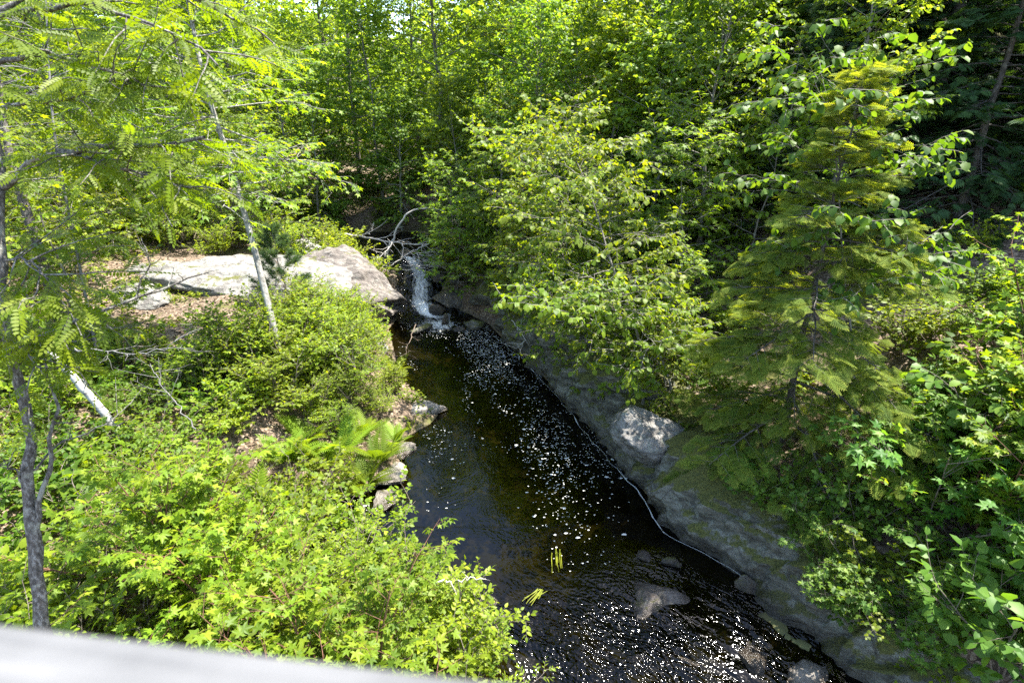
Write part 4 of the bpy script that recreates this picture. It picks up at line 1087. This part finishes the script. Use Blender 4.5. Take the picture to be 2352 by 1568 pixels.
# shrubs and herbs
SP = {}
for s in range(4):
    SP['fine%d' % s] = make_shrub(400 + s, 14, 1.25, .62, OV if s % 2 else OVN, .075, 9, 4, 6, .2, 'shrub', tintbase=.5 + .05 * (s % 2))
for s in range(3):
    SP['oval%d' % s] = make_shrub(410 + s, 9, 1.05, .6, OV, .105, 7, 3, 6, .24, 'shrub' if s else 'shrubdark', droop=.2)
for s in range(2):
    SP['herb%d' % s] = make_shrub(420 + s, 8, .5, .3, OV, .11, 4, 2, 5, .16, 'shrubdark' if s else 'shrub', droop=.2)
for s in range(3):
    SP['maple%d' % s] = make_shrub(430 + s, 8, 1.9, .85, MAP, .12, 9, 4, 6, .25, 'maple', 'twigred', droop=.45, el=(60, 88))
for s in range(2):
    SP['broad%d' % s] = make_shrub(470 + s, 7, 2.0, 1.0, MAP if s == 0 else OVR, .19, 7, 3, 5, .35, 'maplegreen', 'twig', droop=.35, el=(35, 80), curl=-.15)
for s in range(2):
    SP['round%d' % s] = make_shrub(440 + s, 7, 1.3, .7, OVR, .095, 6, 4, 5, .25, 'shrub', 'twig', droop=-.1, el=(15, 65), curl=.05)
for s in range(3):
    SP['fern%d' % s] = make_fern(450 + s, 9 + s, .85)
for s in range(2):
    SP['grass%d' % s] = make_grass(460 + s, 46, .45)

PLACED = []
def free(x, y, r):
    for (a, b, c) in PLACED:
        if (a - x) ** 2 + (b - y) ** 2 < (r + c) ** 2 * .25: return False
    return True
def ok_land(x, y, margin=.2): return max(xl(y) - x, x - xr(y)) > margin

DESC = {'big': 'tall broad-leaved forest tree', 'mid': 'mid-height leafy forest tree', 'sap': 'slim leafy sapling', 'hem': 'tall dark hemlock', 'pine': 'feathery long-needled pine', 'hems': 'dark shaded hemlock'}
NAME = {'big': 'forest_tree', 'mid': 'forest_tree', 'sap': 'sapling', 'hem': 'hemlock', 'pine': 'pine_tree', 'hems': 'hemlock'}
GRP = {'big': 'tall trees of the forest wall', 'mid': 'mid-height trees at the forest edge', 'sap': 'saplings along the banks', 'hem': 'dark hemlocks on the right slope', 'pine': 'pines on the right slope', 'hems': 'dark hemlocks on the right slope'}
RNG = random.Random(4)
def tree_at(key, x, y, s=1., rz=None, desc=None, sz=None):
    kind = 'hems' if key == 'hems' else key.rstrip('0123456789')
    PLACED.append((x, y, 2.2 if kind in ('big', 'hem') else 1.3))
    top = {'big': 5, 'mid': 3.5, 'sap': 2, 'hem': 5, 'pine': 4, 'hems': 4, 'tall': 6}[kind]
    return spawn(TP[key], NAME[kind], (x, y, H(x, y) - .12), RNG.uniform(0, 6.28) if rz is None else rz, s, None, desc or DESC[kind], 'tree', GRP[kind], top, sz)

# back wall beyond the waterfall, then the right hill
for (k, x, y, s) in [
    ('mid0', -.6, 23.2, .75), ('mid2', 1.0, 21.2, .8), ('mid1', 3.4, 19.5, .8), ('big1', 1.4, 26.5, .95), ('mid0', -1.5, 27.5, .95), ('big0', -3.6, 31.5, 1.), ('mid2', -6.8, 30.2, 1.),
    ('big2', -8.6, 33.5, 1.), ('mid0', -11.2, 30.6, 1.05), ('big1', -13.6, 33.6, 1.), ('mid2', -16.5, 31.2, 1.), ('big0', -19, 34, 1.05), ('mid1', -19.5, 29, .9), ('big2', -24, 33, 1.), ('big1', -29, 35, 1.05),
    ('mid2', 5.2, 22, 1.), ('big0', 4.5, 27, 1.), ('big2', 8.2, 24.5, .95), ('mid0', 6.7, 19.0, 1.), ('mid2', 5.2, 15.8, .8), ('mid0', 4.4, 18, .85), ('mid2', 7.8, 14.2, .75), ('mid1', 8.8, 20.5, 1.), ('mid0', 2.6, 23.6, .95), ('mid2', -2.4, 25.9, .7), ('mid0', -5.5, 28.6, .8), ('mid2', -9.5, 28.4, .8), ('big1', 10.8, 29, 1.), ('big0', 0.6, 33, 1.05), ('big2', 6, 34, 1.05), ('big1', 14, 33, 1.1),
    ('big0', -6, 38, 1.1), ('big1', -12, 40, 1.1), ('big2', -18, 40, 1.15), ('big0', -25, 41, 1.15), ('big1', -33, 42, 1.2), ('big2', 0, 40, 1.15), ('big0', 11, 40, 1.2), ('big1', 20, 38, 1.2),
    ('big2', -36, 32, 1.1), ('big0', -32, 27, 1.), ('big1', -27, 25.5, .9), ('mid0', -23.5, 24.5, 1.), ('mid2', -21, 21, .9), ('mid1', -26, 20, .95), ('big2', -31, 19, .9), ('mid0', -17.3, 24.5, .8), ('mid2', -14.8, 22.8, .62), ('mid1', -19, 17.5, .8), ('mid0', -23, 15, .9)]:
    tree_at(k, x, y, s)
for (k, x, y, s) in [('hem0', 11.6, 16.8, .9), ('hem1', 14.6, 17.5, .95), ('hem0', 17.2, 15.2, 1.), ('hem1', 13.2, 22.5, 1.), ('hem0', 18, 21.5, 1.1), ('hem1', 21.5, 18, 1.1), ('hems', 10.4, 13.4, .85), ('hems', 13.6, 13.0, .9), ('hems', 9.0, 17.5, 1.), ('hem1', 24, 25, 1.2), ('hem0', 18, 28, 1.2), ('hem1', 27, 20, 1.1), ('hems', 16.3, 11.2, 1.)]:
    tree_at(k, x, y, s)
for (x, y, s) in [(9.4, 20.5, .9), (11.5, 20, 1.), (7.6, 15.6, .55)]: tree_at('pine', x, y, s)
spawn(TP['pinelet'], 'pine_sapling', (*G(655, 700)[:2], H(*G(655, 700)[:2]) - .05), 1., 1., 'small pine sapling growing beside the pale ledge', cat='tree', top=1)

# saplings along the forest edge and the far left thicket
rs = random.Random(21)
def scatter(n, xr_, yr_, sep, fn, tries=40):
    got = 0
    for _ in range(n * tries):
        if got >= n: break
        x, y = rs.uniform(*xr_), rs.uniform(*yr_)
        if not ok_land(x, y, .35): continue
        if not free(x, y, sep): continue
        if fn(x, y): PLACED.append((x, y, sep)); got += 1
def keep_sap(x, y):
    u, v, d = proj((x, y, H(x, y)))
    if not (-250 < u < 2600): return False
    if -13 < x < -4.4 and 12 < y < 23.6: return False      # open ledge and clearing
    if x > -4 and y < 14: return False
    if 640 < u < 1010 and y < 24.5 and v > 480: return False
    tree_at('sap%d' % rs.randrange(3), x, y, rs.uniform(.75, 1.15)); PLACED.pop()
    return True
scatter(44, (-26, -9), (9.5, 29), 1.7, keep_sap)
scatter(30, (-12, 9), (13.5, 31), 1.6, keep_sap)

# ------------------------------------------------------------------ left bank undergrowth
SN = {'fine': ('leafy_shrub', 'fine-leaved bright green shrub', 'shrub', 'bright fine-leaved shrubs on the left bank'), 'oval': ('leafy_shrub', 'oval-leaved green bush', 'shrub', 'oval-leaved bushes of the undergrowth'),
      'herb': ('herb', 'low broad-leaved herb', 'plant', 'low herbs of the undergrowth'), 'maple': ('maple_seedling', 'red-twigged maple seedling', 'shrub', 'maple seedlings on the banks'),
      'round': ('alder_shrub', 'round-leaved twiggy shrub', 'shrub', 'round-leaved shrubs at the water'), 'broad': ('broad_leaved_shrub', 'large-leaved dark green shrub', 'shrub', 'large-leaved shrubs on the right bank'), 'fern': ('fern', 'yellow-green fern clump', 'fern', 'ferns on the left bank'), 'grass': ('grass_tuft', 'thin grass tuft', 'grass', 'grass tufts on the shore')}
def shrub_at(key, x, y, s=1., sz=None, desc=None, dz=0., label=None):
    n, d, c, g = SN[key.rstrip('0123456789')]
    return spawn(SP[key], n, (x, y, H(x, y) - .03 + dz), rs.uniform(0, 6.28), s, label, desc or d, c, g, .5, sz)

PLACED2 = []
def free2(x, y, r):
    return all((a - x) ** 2 + (b - y) ** 2 > (r + c) ** 2 * .25 for a, b, c in PLACED2)
# hand-set ones at the water
for (key, u, v, s) in [('fern0', 870, 1060, 1.0), ('fern1', 905, 1015, .8), ('fern2', 845, 1110, .9), ('fern0', 965, 880, .8), ('fern1', 700, 1010, .9), ('fern2', 660, 1060, .9), ('fern0', 800, 1150, .9), ('fern1', 790, 1030, .9),
                       ('grass0', 935, 985, .8), ('grass1', 915, 1000, .8), ('grass0', 900, 1040, .8), ('grass1', 945, 925, .7), ('grass1', 895, 1075, .7), ('round0', 860, 1290, 1.0), ('round1', 935, 1240, .9), ('round0', 900, 1390, 1.0),
                       ('round1', 960, 1215, 1.), ('round0', 985, 1290, .9), ('round1', 905, 1330, 1.1), ('fine0', 780, 1000, .6), ('fine1', 730, 960, .7), ('fern1', 745, 1060, 1.), ('fern0', 830, 1000, .9), ('fine2', 870, 950, .6), ('fine3', 900, 900, .6), ('maple0', 1080, 1505, .55), ('maple1', 990, 1520, .6), ('maple2', 1200, 1560, .4), ('oval1', 900, 1480, .8)]:
    p = G(u, v)
    if key.startswith(('round', 'maple0', 'maple1', 'maple2')) and u > 900:
        p = W(u, v)
    x, y = p[0], p[1]
    if key.startswith(('round', 'fern', 'grass', 'maple')) and xl(y) - x < .12: x = float(xl(y)) - .15
    PLACED2.append((x, y, 1.0 if key.startswith('fern') else .5)); shrub_at(key, x, y, s)

def bank_shrub(x, y):
    u, v, d = proj((x, y, H(x, y) + .6)); dl = xl(y) - x
    if not (-300 < u < 1300 and 400 < v < 2100): return False
    if -13.5 < x < -4.6 and 12.6 < y < 18.4 and not (x > -6.2 and y < 16.5): return False   # clearing
    if y > 18.2 and x > -13: return False
    if u > 835 and v < 860: return False
    if 8.8 < y < 13.3 and dl < .8: return False
    r = rs.random()
    if y > 10.5 and dl < 4.6: key, s = 'fine%d' % rs.randrange(4), rs.uniform(.85, 1.3)
    elif dl < 1.6 and y > 7.5: key, s = ('fern%d' % rs.randrange(3), rs.uniform(.8, 1.1)) if r < .5 else ('fine%d' % rs.randrange(4), rs.uniform(.6, .8))
    elif y < 7.6 and x > -5:
        if r < .34: key, s = 'maple%d' % rs.randrange(3), rs.uniform(.7, 1.15)
        elif r < .62: key, s = 'oval%d' % (1 + rs.randrange(2)), rs.uniform(.85, 1.2)
        else: key, s = 'fine%d' % rs.randrange(4), rs.uniform(.8, 1.1)
    elif x < -5.5:
        key, s = ('oval0', rs.uniform(.6, .9)) if r < .3 else ('herb%d' % rs.randrange(2), rs.uniform(.9, 1.4)) if r < .75 else ('oval1', rs.uniform(.6, .9))
    else:
        key, s = ('oval%d' % (1 + rs.randrange(2)), rs.uniform(.7, 1.05)) if r < .45 else ('maple%d' % rs.randrange(3), rs.uniform(.5, .8)) if r < .6 else ('fine%d' % rs.randrange(4), rs.uniform(.7, 1.0))
    shrub_at(key, x, y, s)
    return True
def scatter2(n, xr_, yr_, sep, fn, margin=.3):
    got = 0
    for _ in range(n * 60):
        if got >= n: break
        x, y = rs.uniform(*xr_), rs.uniform(*yr_)
        if not ok_land(x, y, margin) or not free2(x, y, sep): continue
        if fn(x, y): PLACED2.append((x, y, sep)); got += 1
scatter2(150, (-8.5, -.2), (3.0, 18), .70, bank_shrub)
scatter2(40, (-14, -7), (5, 13), 1.05, bank_shrub)
# behind the ledge and along the upper stream
def back_shrub(x, y):
    u, v, d = proj((x, y, H(x, y) + .5))
    if not (-100 < u < 1350): return False
    shrub_at(rs.choice(['fine0', 'fine1', 'oval1', 'oval2']), x, y, rs.uniform(1., 1.6)); return True
scatter2(16, (-16, -5.5), (21.2, 23.4), 1.5, back_shrub, .2)
scatter2(16, (-14, 1.5), (27, 31), 1.6, back_shrub, .2)
scatter2(14, (-2.4, 2.5), (18.6, 25), 1.0, back_shrub, .5)
def slope_shrub(x, y):
    u, v, d = proj((x, y, H(x, y)))
    if u > 2050 and 600 < v < 860 and rs.random() < .75: return False
    shrub_at(rs.choice(['oval0', 'oval0', 'herb1', 'fine2', 'oval2']), x, y, rs.uniform(.7, 1.3)); return True
scatter2(34, (1.2, 12), (9.5, 24), 1.3, slope_shrub, 1.2)

# right bank plants
for (key, x, y, s, d) in [('maple0', 7.2, 6.9, 1.1, None), ('maple1', 6.6, 6.3, 1., None), ('maple2', 7.9, 7.4, 1.2, None), ('maple1', 8.6, 8.4, 1.1, None), ('maple0', 6.0, 7.1, .7, None), ('maple2', 7.4, 5.9, 1.0, None),
                          ('oval1', 5.7, 6.1, .7, None), ('oval0', 6.1, 5.3, .8, None), ('round0', 5.2, 6.3, .7, None), ('round1', 6.8, 5.0, .8, None), ('oval2', 7.2, 4.8, .8, None), ('herb0', 5.5, 5.1, .9, None),
                          ('herb1', 6.9, 8.2, 1., None), ('herb0', 7.6, 9.0, 1., None), ('oval0', 8.4, 9.6, .9, None), ('herb1', 4.6, 7.3, .8, None), ('oval0', 9.2, 10.5, .9, None), ('herb0', 5.9, 10.4, .9, None), ('oval0', 4.2, 11.4, .7, None),
                          ('fine1', 3.1, 14.5, .7, None), ('oval0', 3.9, 13.4, .8, None), ('fine2', 1.8, 17.6, .9, None), ('oval2', 5.2, 12.6, .9, None), ('herb1', 3.4, 10.0, .8, None), ('oval1', 6.6, 13.8, 1., None), ('fine3', .6, 18.8, .8, None)]:
    shrub_at(key, x, y, s)

for q, (u, v, s) in enumerate([(2120, 1230, 1.), (2270, 1180, 1.1), (2030, 1140, .8), (2330, 1060, 1.0), (2200, 1060, .8), (2330, 1400, .9), (2180, 1420, .6), (2330, 930, .7), (2080, 1060, .7), (2350, 1250, 1.1), (1900, 1380, .5), (1780, 1180, .45), (1860, 1250, .5), (1960, 1230, .5), (1700, 1130, .4), (1960, 1440, .45), (2080, 1500, .5), (2300, 1560, .9)]):
    p = G(u, v); shrub_at('broad%d' % (q % 2), p[0], p[1], s)

for (k, x, y, s) in [('sap2', 1.75, 13.1, .62), ('sap2', 1.1, 15.0, .75), ('sap2', 2.5, 11.9, .55), ('sap2', .5, 16.8, .75), ('sap1', 2.6, 14.2, .8), ('sap2', 3.2, 10.6, .5), ('sap0', 3.6, 12.4, .7)]:
    tree_at(k, x, y, s, desc='sapling rooted on the rock wall')

# ------------------------------------------------------------------ ground cover, litter, weed
rng = np.random.default_rng(500)
def pts_in(n, x0, x1, y0, y1, f):
    x = rng.uniform(x0, x1, n); y = rng.uniform(y0, y1, n)
    k = f(x, y); return x[k], y[k]
land_l = lambda x, y: (xl(y) - x > .15)
x, y = pts_in(15000, -16, 0, 3, 24, lambda x, y: land_l(x, y) & (fbm(x * .5, y * .5, 0, 3, 91) > -.1) & ~((x < -4.4) & (x > -13) & (y > 18)))
x2, y2 = pts_in(1800, 2, 14, 4, 22, lambda x, y: (x - xr(y) > 1.4) & (fbm(x * .7, y * .7, 0, 3, 92) > .35))
x, y = np.r_[x, x2], np.r_[y, y2]
cov = MB(); m = 5
base = np.stack([x, y, height(x, y)], -1)
for q in range(m):
    az = rng.uniform(0, 6.28, len(x)); el = rng.uniform(-.2, .6, len(x)); hgt = rng.uniform(.03, .2, len(x))
    X = np.stack([np.cos(az) * np.cos(el), np.sin(az) * np.cos(el), np.sin(el)], -1)
    cov.tpl(OV, base + np.stack([0 * x, 0 * x, hgt], -1), X, UPV + rng.normal(size=X.shape) * .3, rng.uniform(.05, .11, len(x)), np.clip(.5 + .25 * rng.normal(size=len(x)), 0, 1))
tag(cov.build('ground_cover', M['shrub']), 'low green ground cover on the banks', 'ground cover', kind='stuff')
x, y = pts_in(26000, -16, 0, 3, 20, lambda x, y: land_l(x, y))
x2, y2 = pts_in(16000, 2, 18, 4, 24, lambda x, y: (x - xr(y) > .7))
x, y = np.r_[x, x2], np.r_[y, y2]
lit = MB(); az = rng.uniform(0, 6.28, len(x)); X = np.stack([np.cos(az), np.sin(az), rng.normal(size=len(x)) * .25], -1)
lit.tpl(OV, np.stack([x, y, height(x, y) + .012], -1), X, UPV + rng.normal(size=X.shape) * .45, rng.uniform(.05, .12, len(x)), np.clip(.5 + .3 * rng.normal(size=len(x)), 0, 1))
tag(lit.build('leaf_litter', M['litter']), 'dry brown fallen leaves littering the banks', 'leaf litter', kind='stuff')

# yellow-green weed trailing in the current
def weed(name, u, v, n, L, label, seed, ang):
    r = np.random.default_rng(seed); c = W(u, v); mb = MB()
    D = np.stack([np.full(n, math.cos(ang)), np.full(n, math.sin(ang)), np.zeros(n)], -1) + r.normal(size=(n, 3)) * np.array([.12, .12, .01])
    pl = batch(r, r.normal(size=(n, 3)) * np.array([.03, .03, .0]), D, L * r.uniform(.6, 1.1, n), 6, 0, .07)
    pl[:, :, 2] = .012 + .004 * r.normal(size=(n, 1))
    mb.tubes(pl, np.linspace(.010, .004, 6)[None], 4)
    o = mb.build(name, M['weed'], smooth=True); o.location = Vector(tuple(c)); tag(o, label, 'water weed')
weed('water_weed', 1278, 1265, 7, .45, 'yellow-green ribbon weed trailing straight in the pool outlet', 1, -1.6)
weed('water_weed', 1240, 1355, 6, .35, 'forked yellow weed strands between the rocks of the rapids', 2, -2.2)
weed('water_weed', 1232, 1375, 5, .3, 'small tuft of yellow weed above the sparkling water', 3, 1.0)

# far woodland that reads as one mass
rng = np.random.default_rng(900); far = MB()
n = 240; cx = rng.uniform(-75, 70, n); cy = 46 + rng.uniform(0, 28, n) - np.abs(cx) * .12
for q in range(n):
    k = 420; r3 = rng.normal(size=(k, 3)); r3 = nrm(r3) * rng.uniform(.55, 1., (k, 1)) ** .5
    hgt = rng.uniform(7, 11); rad = rng.uniform(2.6, 4.2)
    lob = 1 + .3 * fbm(r3[:, 0] * 2 + q, r3[:, 1] * 2, r3[:, 2] * 2, 2, 3)
    pos = np.stack([cx[q] + r3[:, 0] * rad * lob, cy[q] + r3[:, 1] * rad * lob, H(cx[q], cy[q]) + hgt * .55 + r3[:, 2] * hgt * .62 * lob], -1)
    X = rng.normal(size=(k, 3)); X[:, 2] -= .5
    far.tpl(DIA, pos, X, UPV + rng.normal(size=(k, 3)) * .6, rng.uniform(.5, .95, k), np.clip(.5 + .25 * rng.normal(size=k), 0, 1))
tag(far.build('far_woodland', M['forest']), 'distant woodland behind the forest wall', 'woodland', kind='stuff')

flush_labels()

# ------------------------------------------------------------------ camera, light, world
cam = bpy.data.cameras.new('camera'); co = bpy.data.objects.new('camera', cam); COL.objects.link(co)
cam.sensor_width = 36; cam.lens = 20.0; cam.clip_end = 2000; cam.clip_start = .02
co.location = Vector(tuple(CAM)); co.rotation_euler = (math.pi / 2 - PITCH, 0, 0)
cam.dof.use_dof = True; cam.dof.focus_distance = 12; cam.dof.aperture_fstop = 2.8
SC.camera = co
SUN_EL, SUN_AZ = R(65), R(68)      # azimuth measured from +Y towards +X
sd = Vector((math.sin(SUN_AZ) * math.cos(SUN_EL), math.cos(SUN_AZ) * math.cos(SUN_EL), math.sin(SUN_EL)))
sl = bpy.data.lights.new('sun', 'SUN'); sl.energy = 5.0; sl.angle = R(.5); sl.color = (1, .96, .88)
so = bpy.data.objects.new('sun', sl); COL.objects.link(so); so.rotation_euler = sd.to_track_quat('Z', 'Y').to_euler(); so.location = (0, 0, 60)
w = bpy.data.worlds.new('World'); SC.world = w; w.use_nodes = True
nt = w.node_tree; bg = nt.nodes['Background']; sky = nt.nodes.new('ShaderNodeTexSky'); sky.sky_type = 'NISHITA'; sky.sun_disc = False
sky.sun_elevation = SUN_EL; sky.sun_rotation = SUN_AZ
nt.links.new(sky.outputs[0], bg.inputs[0]); bg.inputs[1].default_value = .15
SC.view_settings.view_transform = 'Standard'; SC.view_settings.look = 'None'; SC.view_settings.gamma = 1; SC.view_settings.exposure = 2.2
cy_ = SC.cycles
cy_.max_bounces = 8; cy_.diffuse_bounces = 6; cy_.glossy_bounces = 3; cy_.transmission_bounces = 4; cy_.transparent_max_bounces = 8
cy_.use_denoising = False; cy_.sample_clamp_indirect = 6; cy_.caustics_reflective = False; cy_.caustics_refractive = False
